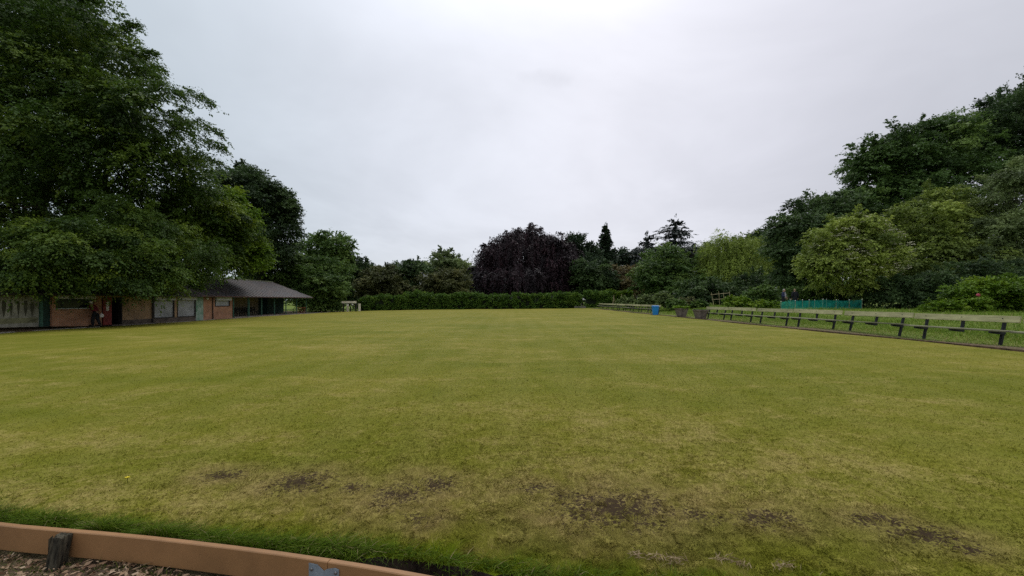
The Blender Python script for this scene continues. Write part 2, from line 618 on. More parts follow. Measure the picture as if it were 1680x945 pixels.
# ------------------------------------------------------------------ lawn material
PATCH = [(365, 780, 50, 15, .6), (495, 791, 66, 22, .85), (655, 812, 62, 32, .7), (715, 795, 48, 20, .75), (1010, 834, 122, 38, 1.0), (1255, 850, 80, 24, .6),
         (1440, 852, 64, 18, .7), (1520, 878, 72, 22, .75), (1590, 900, 50, 16, .55), (880, 800, 54, 14, .45), (1150, 846, 60, 24, .45), (930, 815, 44, 18, .6), (580, 800, 40, 16, .4), (690, 850, 50, 22, .4)]
PW = []
for (px, py, rx, ry, wt) in PATCH:
    d = F * EYE / (py - HY)
    x = (px - CX) / F * d
    zz = float(lawn_z(x, d))
    d = F * (EYE - zz) / (py - HY)
    x = (px - CX) / F * d
    dn, df = F * (EYE - zz) / (py + ry - HY), F * (EYE - zz) / (py - ry - HY)
    PW.append((x, d, rx / F * d, (df - dn) / 2, wt))


def turf_colour(N, L, gain=1.0):
    """colour of the turf from world position: worn yellow, green, straw, bare soil"""
    g = nd(N, 'ShaderNodeNewGeometry')
    sp = nd(N, 'ShaderNodeSeparateXYZ')
    L.new(g.outputs['Position'], sp.inputs[0])
    cb = nd(N, 'ShaderNodeCombineXYZ')
    L.new(sp.outputs[0], cb.inputs[0])
    L.new(sp.outputs[1], cb.inputs[1])

    def noise(scale, st=(1, 1, 1), detail=4, rough=0.55, dist=0.0, off=0.0):
        mp = nd(N, 'ShaderNodeMapping')
        mp.inputs['Scale'].default_value = st
        mp.inputs['Location'].default_value = (off, off * 1.7, off * 0.3)
        n = nd(N, 'ShaderNodeTexNoise')
        n.inputs['Scale'].default_value = scale
        n.inputs['Detail'].default_value = detail
        n.inputs['Roughness'].default_value = rough
        n.inputs['Distortion'].default_value = dist
        L.new(cb.outputs[0], mp.inputs[0])
        L.new(mp.outputs[0], n.inputs['Vector'])
        return n.outputs[0]

    def math_(op, a, b=None, clamp=False):
        m = nd(N, 'ShaderNodeMath', operation=op, use_clamp=clamp)
        for i, v in enumerate((a, b)):
            if v is None:
                continue
            if isinstance(v, (int, float)):
                m.inputs[i].default_value = v
            else:
                L.new(v, m.inputs[i])
        return m.outputs[0]

    def mix(f, a, b):
        m = nd(N, 'ShaderNodeMix', data_type='RGBA')
        if isinstance(f, (int, float)):
            m.inputs[0].default_value = f
        else:
            L.new(f, m.inputs[0])
        for i, v in ((6, a), (7, b)):
            if isinstance(v, tuple):
                m.inputs[i].default_value = (*[c * gain for c in v], 1)
            else:
                L.new(v, m.inputs[i])
        return m.outputs[2]

    def mrange(v, a, b, c=0.0, d=1.0, smooth=True):
        m = nd(N, 'ShaderNodeMapRange')
        if smooth:
            m.interpolation_type = 'SMOOTHSTEP'
        L.new(v, m.inputs[0])
        for i, k in zip((1, 2, 3, 4), (a, b, c, d)):
            m.inputs[i].default_value = k
        return m.outputs[0]

    big = noise(0.16, (0.8, 1.5, 1), 3, 0.6, 0.6)
    mid = noise(0.62, (0.55, 1.25, 1), 4, 0.65, 0.5, 7)
    sm = noise(3.1, (1, 1, 1), 4, 0.65, 0.3, 13)
    fine = noise(26, (1, 1, 1), 3, 0.7, 0, 3)
    grain = noise(95, (1, 1, 1), 2, 0.7, 0, 5)
    s = math_('ADD', math_('MULTIPLY', big, 0.62), math_('MULTIPLY', mid, 0.55))
    s = math_('ADD', s, math_('MULTIPLY', sm, 0.22))           # ~0.7 mean
    # distance from the near edge: lush rim, then a dry zone, then the open turf
    yy = sp.outputs[1]
    dry = math_('MULTIPLY', mrange(yy, 2.6, 3.1), mrange(yy, 6.5, 3.4))
    far = mrange(yy, 18, 55)
    s = math_('ADD', s, math_('MULTIPLY', dry, 0.10))
    s = math_('ADD', s, math_('MULTIPLY', far, 0.10))
    f = mrange(s, 0.48, 0.98)
    green = (0.104, 0.117, 0.008)
    yellow = (0.186, 0.168, 0.024)
    straw = (0.27, 0.215, 0.075)
    c = mix(f, green, yellow)
    st = math_('ADD', math_('MULTIPLY', mid, 0.45), math_('ADD', math_('MULTIPLY', sm, 0.35), math_('MULTIPLY', fine, 0.35)))
    st = math_('ADD', st, math_('MULTIPLY', dry, 0.075))
    c = mix(mrange(st, 0.58, 0.78, 0, 0.75), c, straw)
    strp = math_('SINE', math_('ADD', math_('MULTIPLY', sp.outputs[0], 5.7), math_('MULTIPLY', mid, 3.0)))
    c = mix(math_('ADD', 0.06, math_('MULTIPLY', strp, 0.055)), c, (0.25, 0.225, 0.07))
    # lush rim
    ea = nd(N, 'ShaderNodeAttribute', attribute_name='edge')
    rim = mrange(math_('ADD', ea.outputs['Fac'], math_('MULTIPLY', sm, 0.6)), 0.56, 0.3)
    c = mix(math_('MULTIPLY', rim, 0.85), c, (0.095, 0.135, 0.004))
    # bare soil patches: an ellipse each, broken up by noise
    acc = None
    for (x, y, rx, ry, wt) in PW:
        v1 = nd(N, 'ShaderNodeVectorMath', operation='SUBTRACT')
        L.new(cb.outputs[0], v1.inputs[0])
        v1.inputs[1].default_value = (x, y, 0)
        v2 = nd(N, 'ShaderNodeVectorMath', operation='DIVIDE')
        L.new(v1.outputs[0], v2.inputs[0])
        v2.inputs[1].default_value = (rx, ry, 1)
        v3 = nd(N, 'ShaderNodeVectorMath', operation='LENGTH')
        L.new(v2.outputs[0], v3.inputs[0])
        vv = math_('ADD', v3.outputs['Value'], (1 - wt) * 0.58)
        acc = vv if acc is None else math_('MINIMUM', acc, vv)
    c = mix(math_('MULTIPLY', mrange(acc, 2.3, 1.0), math_('MULTIPLY', sm, 0.95)), c, (0.21, 0.155, 0.06))
    br = noise(34, (1.0, 1.0, 1), 4, 0.72, 0.6, 21)
    pm = math_('ADD', math_('MULTIPLY', math_('SUBTRACT', 1.0, acc), 1.25), math_('MULTIPLY', math_('SUBTRACT', br, 0.5), 6.0))
    soil = mrange(pm, -0.05, 0.75)
    soil = math_('MULTIPLY', soil, mrange(acc, 1.7, 0.9))
    return dict(color=c, soil=soil, fine=fine, grain=grain, mix=mix, mrange=mrange, math=math_, sm=sm)


def turf_mat(name, blades=False):
    m, nt, N, L = new_mat(name)
    out = nd(N, 'ShaderNodeOutputMaterial')
    b = nd(N, 'ShaderNodeBsdfPrincipled')
    b.inputs['Roughness'].default_value = 0.75
    b.inputs['Specular IOR Level'].default_value = 0.04
    t = turf_colour(N, L, 1.27 if blades else 1.06)
    c = t['color']
    if blades:
        at = nd(N, 'ShaderNodeAttribute', attribute_name='tint')
        hs = nd(N, 'ShaderNodeHueSaturation')
        L.new(c, hs.inputs['Color'])
        L.new(t['mrange'](at.outputs['Fac'], 0, 1, 0.55, 1.5, False), hs.inputs['Value'])
        c = t['mix'](t['mrange'](at.outputs['Fac'], 0.8, 0.95, 0, 0.6), hs.outputs[0], (0.3, 0.24, 0.1))
        L.new(c, b.inputs['Base Color'])
        tr = nd(N, 'ShaderNodeBsdfTranslucent')
        L.new(c, tr.inputs[0])
        mx = nd(N, 'ShaderNodeMixShader')
        mx.inputs[0].default_value = 0.2
        L.new(b.outputs[0], mx.inputs[1])
        L.new(tr.outputs[0], mx.inputs[2])
        L.new(mx.outputs[0], out.inputs[0])
        return m
    k = t['math']('ADD', t['math']('MULTIPLY', t['fine'], 0.55), t['math']('MULTIPLY', t['grain'], 0.55))
    hs = nd(N, 'ShaderNodeHueSaturation')
    L.new(c, hs.inputs['Color'])
    L.new(t['mrange'](k, 0.3, 0.8, 0.62, 1.38, False), hs.inputs['Value'])
    c = t['mix'](t['math']('MULTIPLY', t['soil'], 0.94), hs.outputs[0], (0.03, 0.018, 0.012))
    L.new(c, b.inputs['Base Color'])
    bp = nd(N, 'ShaderNodeBump')
    bp.inputs['Strength'].default_value = 0.7
    bp.inputs['Distance'].default_value = 0.02
    L.new(k, bp.inputs['Height'])
    L.new(bp.outputs[0], b.inputs['Normal'])
    L.new(b.outputs[0], out.inputs[0])
    return m


M['turf'] = turf_mat('mown_turf')
M['blades'] = turf_mat('mown_blades', True)
M['longgrass'] = leaf_mat('long_grass_blades', G((0.05, (0.0410, 0.0760, 0.0068)), (0.5, (0.0902, 0.1520, 0.0102)), (0.82, (0.1640, 0.2080, 0.0255)), (0.9, (0.3116, 0.2480, 0.1275))), trans=0.35, spec=0.05)
M['bankgrass'] = leaf_mat('bank_grass_blades', G((0.05, (0.0625, 0.1125, 0.0132)), (0.45, (0.1250, 0.2063, 0.0220)), (0.8, (0.2125, 0.2625, 0.0440)), (0.92, (0.4000, 0.3500, 0.1540))), trans=0.3, spec=0.06)
M['soil'] = simple('dark_soil', (0.035, 0.026, 0.019), 0.95, 0.35, 14, bump=1.0)


def ground_mat():
    m, nt, N, L = new_mat('ground_cover')
    out = nd(N, 'ShaderNodeOutputMaterial')
    b = nd(N, 'ShaderNodeBsdfPrincipled')
    b.inputs['Roughness'].default_value = 0.9
    b.inputs['Specular IOR Level'].default_value = 0.1
    g = nd(N, 'ShaderNodeNewGeometry')
    sp = nd(N, 'ShaderNodeSeparateXYZ')
    L.new(g.outputs['Position'], sp.inputs[0])
    n1 = nd(N, 'ShaderNodeTexNoise')
    n1.inputs['Scale'].default_value = 0.9
    n1.inputs['Detail'].default_value = 8
    n1.inputs['Roughness'].default_value = 0.7
    L.new(g.outputs['Position'], n1.inputs['Vector'])
    n2 = nd(N, 'ShaderNodeTexNoise')
    n2.inputs['Scale'].default_value = 18
    n2.inputs['Detail'].default_value = 5
    L.new(g.outputs['Position'], n2.inputs['Vector'])
    grass = ramp(N, [(0.3, (0.07, 0.11, 0.016)), (0.6, (0.13, 0.175, 0.026)), (0.75, (0.2, 0.19, 0.06))])
    L.new(n1.outputs[0], grass.inputs[0])
    dirt = ramp(N, [(0.3, (0.06, 0.042, 0.028)), (0.55, (0.13, 0.09, 0.06)), (0.75, (0.2, 0.15, 0.1))])
    L.new(n2.outputs[0], dirt.inputs[0])
    # worn scrubby earth beside the boards on the right and near the camera
    mr = nd(N, 'ShaderNodeMapRange')
    mr.interpolation_type = 'SMOOTHSTEP'
    L.new(sp.outputs[0], mr.inputs[0])
    mr.inputs[1].default_value = 13.9
    mr.inputs[2].default_value = 14.7
    mr.inputs[3].default_value = 1.0
    mr.inputs[4].default_value = 0.0
    mul = nd(N, 'ShaderNodeMath', operation='MULTIPLY', use_clamp=True)
    ad = nd(N, 'ShaderNodeMath', operation='ADD')
    L.new(n1.outputs[0], ad.inputs[0])
    ad.inputs[1].default_value = 0.42
    L.new(mr.outputs[0], mul.inputs[0])
    L.new(ad.outputs[0], mul.inputs[1])
    fr = nd(N, 'ShaderNodeMapRange')
    L.new(sp.outputs[1], fr.inputs[0])
    fr.inputs[1].default_value = 68
    fr.inputs[2].default_value = 71
    fr.inputs[3].default_value = 1.0
    fr.inputs[4].default_value = 0.0
    m3 = nd(N, 'ShaderNodeMath', operation='MULTIPLY', use_clamp=True)
    L.new(mul.outputs[0], m3.inputs[0])
    L.new(fr.outputs[0], m3.inputs[1])
    mx = nd(N, 'ShaderNodeMix', data_type='RGBA')
    L.new(m3.outputs[0], mx.inputs[0])
    L.new(grass.outputs[0], mx.inputs[6])
    L.new(dirt.outputs[0], mx.inputs[7])
    L.new(mx.outputs[2], b.inputs['Base Color'])
    bp = nd(N, 'ShaderNodeBump')
    bp.inputs['Strength'].default_value = 0.8
    bp.inputs['Distance'].default_value = 0.04
    L.new(n2.outputs[0], bp.inputs['Height'])
    L.new(bp.outputs[0], b.inputs['Normal'])
    L.new(b.outputs[0], out.inputs[0])
    return m


M['ground'] = ground_mat()


def axis_pts(a):
    return np.unique(np.round(np.array(a), 4))


xs = axis_pts(list(np.linspace(-900, -80, 12)) + list(np.linspace(-80, -29, 14)) + list(np.linspace(-29, -27.5, 16)) +
              list(np.linspace(-27.5, -6, 20)) + list(np.linspace(-6, 6, 61)) + list(np.linspace(6, 13, 10)) + list(np.linspace(13, 15, 21)) +
              list(np.linspace(15, 30, 22)) + list(np.linspace(30, 90, 12)) + list(np.linspace(90, 900, 12)))
ys = axis_pts(list(np.linspace(-300, -5, 8)) + list(np.linspace(-5, 1.2, 10)) + list(np.linspace(1.2, 5, 60)) + list(np.linspace(5, 30, 40)) +
              list(np.linspace(30, 69, 24)) + list(np.linspace(69, 73, 10)) + list(np.linspace(73, 140, 14)) + list(np.linspace(140, 1500, 12)))
gx, gy = np.meshgrid(xs, ys)
gzv = ground_z(gx, gy)
V = np.stack([gx, gy, gzv], -1).reshape(-1, 3)
ny, nx = gx.shape
ii = np.arange(ny * nx).reshape(ny, nx)
Fq = np.stack([ii[:-1, :-1], ii[:-1, 1:], ii[1:, 1:], ii[1:, :-1]], -1).reshape(-1, 4)
link('ground', np_mesh('ground', V, Fq, smooth=True), M['ground'], kind='structure')

# the mown green
u = axis_pts(list(np.linspace(XL, -8, 40)) + list(np.linspace(-8, 8, 161)) + list(np.linspace(8, XR, 22)))
s = np.linspace(0, 1, 150) ** 2.6
y0, y1 = near_edge(u), far_edge(u)
wob = 0.03 * np.sin(u * 9.0) + 0.02 * np.sin(u * 23.0 + 1)
LX = np.repeat(u[None], len(s), 0)
LY = (y0 + wob)[None] + (y1 - y0 - wob)[None] * s[:, None]
LZ = lawn_z(LX, LY)
rngL = np.random.default_rng(5)
nearw = np.exp(-(LY - y0[None]) / 2.5)
LZ = LZ + nearw * 0.0015 * rngL.normal(size=LZ.shape)
skirt = np.stack([LX[0], LY[0] - 0.02, LZ[0] - 0.17], -1)
V = np.concatenate([skirt, np.stack([LX, LY, LZ], -1).reshape(-1, 3)])
ny, nx = len(s) + 1, len(u)
ii = np.arange(ny * nx).reshape(ny, nx)
Fq = np.stack([ii[:-1, :-1], ii[:-1, 1:], ii[1:, 1:], ii[1:, :-1]], -1).reshape(-1, 4)
edge = np.clip(np.concatenate([np.zeros(nx), (LY - y0[None]).ravel()]), 0, 2)
me = np_mesh('bowling_green', V, Fq, smooth=True, vattrs={'edge': edge})
lawn = link('bowling_green', me, [M['turf'], M['soil']], kind='structure')
mi = np.zeros(len(Fq), dtype=np.int32)
mi[:nx - 1] = 1
me.polygons.foreach_set('material_index', mi)

# ------------------------------------------------------------------ grass blades (uncountable)
def blades(rng, P, h, w, lean, seg=2, az=None):
    """curved blades; P (n,3) root; returns V, F quads"""
    n = len(P)
    az = rng.uniform(0, 2 * PI, n) if az is None else az
    d = np.stack([np.cos(az), np.sin(az), np.zeros(n)], -1)
    fa = az + PI / 2 + rng.normal(size=n) * 0.6
    sd = np.stack([np.cos(fa), np.sin(fa), np.zeros(n)], -1)
    Z = np.array([0, 0, 1.0])
    rows = []
    for i in range(seg + 1):
        t = i / seg
        c = P + Z * (h * (t - 0.35 * lean * t * t))[:, None] + d * (h * lean * t ** 1.7)[:, None]
        ww = (w * (1 - t) ** 0.7 * 0.5 + w * 0.04)[:, None]
        rows.append(c - sd * ww)
        rows.append(c + sd * ww)
    V = np.stack(rows, 1).reshape(-1, 3)
    k = 2 * (seg + 1)
    base = (np.arange(n) * k)[:, None]
    Fs = [base + np.array([[2 * i, 2 * i + 1, 2 * i + 3, 2 * i + 2]]) for i in range(seg)]
    Fq = np.stack(Fs, 1).reshape(-1, 4)
    return V, Fq


def patch_dist(x, y):
    a = np.full(x.shape, 9.0)
    for (cx, cy, rx, ry, wt) in PW:
        a = np.minimum(a, np.hypot((x - cx) / rx, (y - cy) / ry) + (1 - wt) * 0.58)
    return a


pc = np.array([(-9.5, 4.02), (-7, 3.5), (-5.2, 3.11), (-3.54, 2.755), (-2.596, 2.649), (-1.685, 2.50), (-1.097, 2.389), (-0.41, 2.228), (0.35, 2.02), (1.6, 1.62)])
rng = np.random.default_rng(11)
ga, gb = rng.uniform(size=(512, 512)), rng.uniform(size=(512, 512))


def lookup(g, x, y, cell):
    u, v = x / cell, y / cell
    i, j = np.floor(u).astype(int), np.floor(v).astype(int)
    a, b = sstep(u - i), sstep(v - j)
    g_ = lambda p, q: g[p % 512, q % 512]
    return (g_(i, j) * (1 - a) + g_(i + 1, j) * a) * (1 - b) + (g_(i, j + 1) * (1 - a) + g_(i + 1, j + 1) * a) * b


n = 820000
rr = 1.9 / (1 - rng.uniform(size=n) ** 0.9 * (1 - 1.9 / 20.0))      # density falls with distance, in every direction
an = rng.uniform(0, PI, n)
x, dd = rr * np.cos(an), rr * np.sin(an) + 0.2
k = (dd > near_edge(x) - 0.01) & (x < XR - 0.05)
pdist = patch_dist(x, dd)
k &= rng.uniform(size=n) > np.clip(1.45 - pdist, 0, 1) * np.where(lookup(ga, x, dd, 0.045) < 0.62, 0.97, 0.35)
x, dd = x[k], dd[k]
n = len(x)
h = rng.uniform(0.014, 0.034, n) * (1 + 0.3 * np.clip(1 - (dd - near_edge(x)) / 0.3, 0, 1))
w = rng.uniform(0.0035, 0.006, n) * (0.75 + np.hypot(x, dd) * 0.09)
P = np.stack([x, dd, lawn_z(x, dd) - 0.004], -1)
V, Fq = blades(rng, P, h, w, rng.uniform(0.3, 1.3, n), 1)
c1, c2 = lookup(ga, x, dd, 0.045), lookup(gb, x, dd, 0.16)
h = h * (0.6 + 0.8 * c1)
az = 2 * PI * lookup(gb, x + 7, dd, 0.11) * 1.4 + rng.normal(size=n) * 0.7
V, Fq = blades(rng, P, h, w, rng.uniform(0.4, 1.5, n), 1, az)
tint = np.clip(rng.normal(0.40, 0.15, n) + 0.5 * (c1 - 0.5) + 0.35 * (c2 - 0.5), 0, 1)
e = np.clip(dd - near_edge(x), 0, 2)
link('mown_grass', np_mesh('mown_grass', V, Fq, {'tint': tint, 'edge': e}), M['blades'], kind='stuff')

n = 30000
x = np.concatenate([rng.uniform(-8, 5, n), rng.normal(-2.6, 1.5, n)])
n = len(x)
off = rng.exponential(0.075, n) - 0.045
y = near_edge(x) + off
tuft = 0.5 + 0.5 * np.sin(x * 9.1 + 2 * np.sin(x * 2.3)) * np.sin(x * 3.7 + y * 14 + 1)
dens = 0.5 + 0.5 * np.sin(x * 3.1) * np.sin(x * 1.13 + 2)
k = rng.uniform(size=n) < (0.2 + 0.4 * dens + 0.4 * tuft) * np.where(off > 0.09, 0.35, 1) * np.where((x > -1.0) & (off < 0.0), 0.12, 1) * np.where((off < -0.015) & (tuft < 0.6), 0.25, 1)
x, y, off, tuft = x[k], y[k], off[k], tuft[k]
n = len(x)
P = np.stack([x, y, lawn_z(x, y) - 0.01 - np.clip(-off, 0, 1) * 1.4], -1)
left = np.clip((-0.2 - x) / 1.6, 0, 1)
h = rng.uniform(0.03, 0.07, n) * (1 + (0.9 * left + 0.2) * np.clip(1 - off / 0.12, 0, 1) * (0.35 + 1.1 * tuft)) * np.where(off > 0.16, 0.6, 1)
az = rng.normal(-PI / 2 + 0.7, 1.1, n)
room = np.maximum(0.02, y - np.interp(x, pc[:, 0], pc[:, 1]) - 0.03) / np.maximum(0.15, -np.sin(az))
lean = np.minimum(rng.uniform(0.5, 1.9, n), np.where(np.sin(az) < -0.1, room / h, 9))
V, Fq = blades(rng, P, h, rng.uniform(0.0032, 0.0072, n), lean, 3, az)
tint = np.clip(rng.normal(0.4, 0.2, n) + (rng.uniform(size=n) < 0.06) * 0.5 + 0.15 * (tuft - 0.5), 0, 1)
link('edge_grass', np_mesh('edge_grass', V, Fq, {'tint': np.repeat(tint, 3)}), M['longgrass'], kind='stuff')

# rough grass on the bank with the benches
n = 90000
y = 9.5 + 62 * rng.uniform(size=n) ** 1.7
x = 13.9 + rng.exponential(5.0, n)
k = (x < 34) & ((x > 15.0) | (rng.uniform(size=n) < 0.45 * np.clip((x - 13.75) * 1.2, 0.15, 1)))
x, y = x[k], y[k]
n = len(x)
tall = np.clip((x - 14.8) / 2.0, 0, 1)
clump = 0.5 + 0.5 * np.sin(x * 1.7 + y * 0.6) * np.sin(y * 0.9 - x * 0.4)
h = rng.uniform(0.03, 0.075, n) + tall * rng.uniform(0.03, 0.24, n) * (0.35 + clump)
P = np.stack([x, y, ground_z(x, y) - 0.01], -1)
V, Fq = blades(rng, P, h, rng.uniform(0.012, 0.022, n) * (0.6 + y / 28), rng.uniform(0.3, 1.1, n), 2)
tint = np.clip(rng.normal(0.5, 0.17, n) + (1 - tall) * 0.4 * rng.uniform(0, 1.3, n), 0, 1)
link('bank_grass', np_mesh('bank_grass', V, Fq, {'tint': np.repeat(tint, 2)}), M['bankgrass'], kind='stuff')

# dead leaves, chips and straw in front of the edging board
M['litter'] = leaf_mat('dry_leaf_litter', G((0.05, (0.0720, 0.0444, 0.0272)), (0.3, (0.2080, 0.1184, 0.0680)), (0.6, (0.3360, 0.2294, 0.1360)), (0.95, (0.4640, 0.3552, 0.2380))), trans=0.08)
n = 15000
x = rng.uniform(-6.5, 3.0, n)
y = np.interp(x, pc[:, 0], pc[:, 1]) - 0.06 - rng.exponential(0.35, n)
k = y > 0.6
x, y = x[k], y[k]
n = len(x)
P = np.stack([x, y, ground_z(x, y) + rng.uniform(0.002, 0.035, n)], -1)
D = norm(rng.normal(size=(n, 3)) * np.array([1, 1, 0.25]))
Nn = norm(np.array([0, 0, 1.0]) + rng.normal(size=(n, 3)) * 0.35)
sz = 0.009 + 0.05 * rng.uniform(size=n) ** 2.6
V, Fq = leaf_quads(P, D, Nn, sz, sz * rng.uniform(0.25, 0.6, n))
link('leaf_litter', np_mesh('leaf_litter', V, Fq, {'tint': np.clip(rng.normal(0.45, 0.25, n), 0, 1)}), M['litter'], kind='stuff')
n = 9000
x = rng.uniform(-6.5, 3.0, n)
y = np.interp(x, pc[:, 0], pc[:, 1]) - 0.06 - rng.exponential(0.35, n)
k = (np.sin(x * 4.3) * np.sin(y * 6 + x) > -0.1)
x, y = x[k], y[k]
n = len(x)
P = np.stack([x, y, ground_z(x, y) - 0.004], -1)
V, Fq = blades(rng, P, rng.uniform(0.02, 0.07, n), rng.uniform(0.002, 0.005, n), rng.uniform(0.5, 2.6, n), 2)
link('verge_grass', np_mesh('verge_grass', V, Fq, {'tint': np.repeat(np.clip(rng.normal(0.62, 0.28, n), 0, 1), 2)}), M['longgrass'], kind='stuff')

# ------------------------------------------------------------------ edging boards and posts
M['plank'] = simple('brown_recycled_plastic', (0.285, 0.15, 0.062), 0.5, 0.09, 3.0, spec=0.35, bump=0.05)
M['rotwood'] = simple('weathered_post_wood', (0.085, 0.075, 0.05), 0.95, 0.45, 14, bump=1.0, stretch=(3, 3, 0.5))
M['galv'] = simple('galvanised_steel', (0.27, 0.33, 0.38), 0.5, 0.15, 9, metal=0.35)
M['steel'] = simple('bolt_steel', (0.2, 0.2, 0.2), 0.4, 0.1, 9, metal=0.7)
M['oldboard'] = simple('stained_edging_board', (0.13, 0.075, 0.045), 0.85, 0.4, 5, bump=0.3)

PTOP, PH, PT = 0.06, 0.165, 0.038


def plank_curve(x0, x1, n=26):
    xx = np.linspace(x0, x1, n)
    # smooth the polyline a little
    yy = sum(np.interp(xx + o, pc[:, 0], pc[:, 1]) for o in (-0.4, -0.2, 0, 0.2, 0.4)) / 5
    return np.stack([xx, yy], -1)


def plank(name, label, x0, x1):
    c = plank_curve(x0, x1)
    t = np.gradient(c, axis=0)
    t /= np.linalg.norm(t, axis=1, keepdims=True)
    nrm = np.stack([t[:, 1], -t[:, 0]], -1)          # towards the camera
    vs, fs = [], []
    bv = 0.005
    prof = [(0, PTOP - bv), (bv, PTOP), (PT - bv, PTOP), (PT, PTOP - bv), (PT, PTOP - PH), (0, PTOP - PH)]
    for p, q in zip(c, nrm):
        for (a, z) in prof:
            vs.append((p[0] + q[0] * a, p[1] + q[1] * a, z))
    m = len(prof)
    for i in range(len(c) - 1):
        for k in range(m):
            fs.append((i * m + k, i * m + (k + 1) % m, (i + 1) * m + (k + 1) % m, (i + 1) * m + k))
    fs.append(tuple(range(m - 1, -1, -1)))
    fs.append(tuple((len(c) - 1) * m + k for k in range(m)))
    o = MB().add(vs, fs).build(name, M['plank'])
    tag(o, label, 'edging board', 'brown boards edging the near side of the green')
    return o


JX = -1.078
pl1 = plank('edging_board', 'long brown plastic edging board with a wooden post against it', -9.2, JX - 0.002)
pl2 = plank('edging_board', 'brown plastic edging board running off the bottom of the photo, past the joint', JX + 0.002, 1.5)


def plank_frame(x):
    c = plank_curve(x - 0.05, x + 0.05, 3)
    t = c[2] - c[0]
    t /= np.linalg.norm(t)
    return c[1], t, np.array([t[1], -t[0]])


c, t, nq = plank_frame(JX - 0.02)
ang = math.atan2(t[1], t[0])
brk = empty('joint_bracket', (c[0] + nq[0] * (PT + 0.003), c[1] + nq[1] * (PT + 0.003), PTOP - 0.03), 'galvanised steel bracket bolted over the joint of the brown boards', 'bracket', None, ang)
out = [(-0.1, -0.115), (0.1, -0.115), (0.1, 0.0), (0.075, 0.006), (0.02, -0.008), (0.0, -0.022), (-0.02, -0.008), (-0.045, 0.01), (-0.1, 0.012)]
MB().prism(out, 1, -0.004, 0.0).build('plate', M['galv'], brk)
for bx in (-0.08, 0.08):
    MB().ball((bx, -0.006, -0.02), (0.011, 0.007, 0.011), 10, 6).build('bolt', M['steel'], brk, smooth=True)

c, t, nq = plank_frame(-2.94)
ang = math.atan2(t[1], t[0])
po = MB()
po.prism([(-0.036, -0.036), (0.036, -0.036), (0.036, 0.036), (-0.036, 0.036)], 2, -0.7, 0.0)
me = po.mesh('wooden_post')
bm = bmesh.new()
bm.from_mesh(me)
bmesh.ops.subdivide_edges(bm, edges=bm.edges[:], cuts=5, use_grid_fill=True)
rp = np.random.default_rng(3)
for v in bm.verts:
    v.co += Vector(rp.normal(size=3)) * 0.0032
    if v.co.z > -0.02:
        v.co.z += -0.012 * abs(v.co.x) * 8 + 0.006 * rp.normal()
bm.to_mesh(me)
bm.free()
post = link('wooden_post', me, M['rotwood'])
post.location = (c[0] + nq[0] * (PT + 0.046), c[1] + nq[1] * (PT + 0.046), PTOP + 0.004)
post.rotation_euler = (-0.1, 0.06, ang + 0.16)
tag(post, 'weathered square wooden post in front of the brown edging board', 'post')

# boards along the right-hand edge of the green
rb = []
for i in range(22):
    yb = 3.0 + i * 3.05
    mb = MB().box(-0.022, 0.022, 0.01, 3.03, -0.2, 0.0)
    o = mb.build('edging_board', M['oldboard'] if i else M['oldboard'], bevel=0.004)
    o.location = (XR + 0.03 + 0.012 * math.sin(i * 2.2), yb, float(lawn_z(XR, yb)) + 0.045)
    o.rotation_euler = (0, R(2.0 * math.sin(i * 1.3)), 0)
    tag(o, 'weathered brown timber board along the right-hand edge of the green', 'edging board', 'timber boards edging the right side of the green')

# kerb and path on the left
M['kerb'] = simple('pale_kerb_stone', (0.27, 0.25, 0.21), 0.9, 0.25, 5, bump=0.3)
M['path'] = simple('worn_path', (0.17, 0.135, 0.1), 0.95, 0.3, 3, bump=0.4)
yy = np.linspace(14, 62, 40)
V = []
for y in yy:
    for x in (-30.5, -28.65, XL - 0.15):
        V.append((x, y, gz(-29.3, y) + 0.03 if x < -28 else float(lawn_z(XL, y)) + 0.0))
V = np.array(V)
ii = np.arange(len(V)).reshape(-1, 3)
Fq = np.stack([ii[:-1, :-1], ii[:-1, 1:], ii[1:, 1:], ii[1:, :-1]], -1).reshape(-1, 4)
link('path', np_mesh('path', V, Fq), M['path'], kind='structure')
mb = MB()
y = 14.0
rk = np.random.default_rng(8)
while y < 62:
    ln = rk.uniform(0.75, 1.0)
    z = float(lawn_z(XL, y + 0.5))
    if rk.uniform() < 0.6:
        mb.box(XL - 0.2 + rk.normal() * 0.008, XL - 0.08, y, y + ln - 0.03, z - 0.2, z + 0.035 + rk.normal() * 0.008)
    y += ln
mb.build('kerb', M['kerb'])['kind'] = 'structure'

# ------------------------------------------------------------------ pavilion
M['brick'] = brick_mat('orange_brick', (0.44, 0.19, 0.09), (0.34, 0.135, 0.065), (0.33, 0.26, 0.19))
M['brick_y'] = brick_mat('buff_brick', (0.4, 0.24, 0.11), (0.3, 0.165, 0.075), (0.33, 0.27, 0.19))
M['stone'] = brick_mat('old_back_wall', (0.3, 0.25, 0.17), (0.2, 0.16, 0.1), (0.2, 0.17, 0.12))
M['plinth'] = simple('dirty_render', (0.12, 0.095, 0.075), 0.9, 0.3, 2.5)
M['cream'] = simple('stained_cream_paint', (0.27, 0.265, 0.21), 0.75, 0.3, 1.6, stretch=(1, 1, 0.6))
M['algae'] = simple('algae_stain', (0.2, 0.2, 0.11), 0.85, 0.3, 2.2)
M['darkgreen'] = simple('dark_green_paint', (0.012, 0.04, 0.032), 0.5, 0.15, 4)
M['green'] = simple('green_post_paint', (0.045, 0.12, 0.085), 0.55, 0.2, 5)
M['flakegreen'] = simple('flaking_green_paint', (0.36, 0.42, 0.36), 0.75, 0.2, 3.2, col2=(0.07, 0.19, 0.11), stretch=(1, 1, 0.6))
M['shutter'] = bands_mat('roller_shutter', (0.36, 0.37, 0.38), 2, 11, 0.5, 0.15, 0.6)
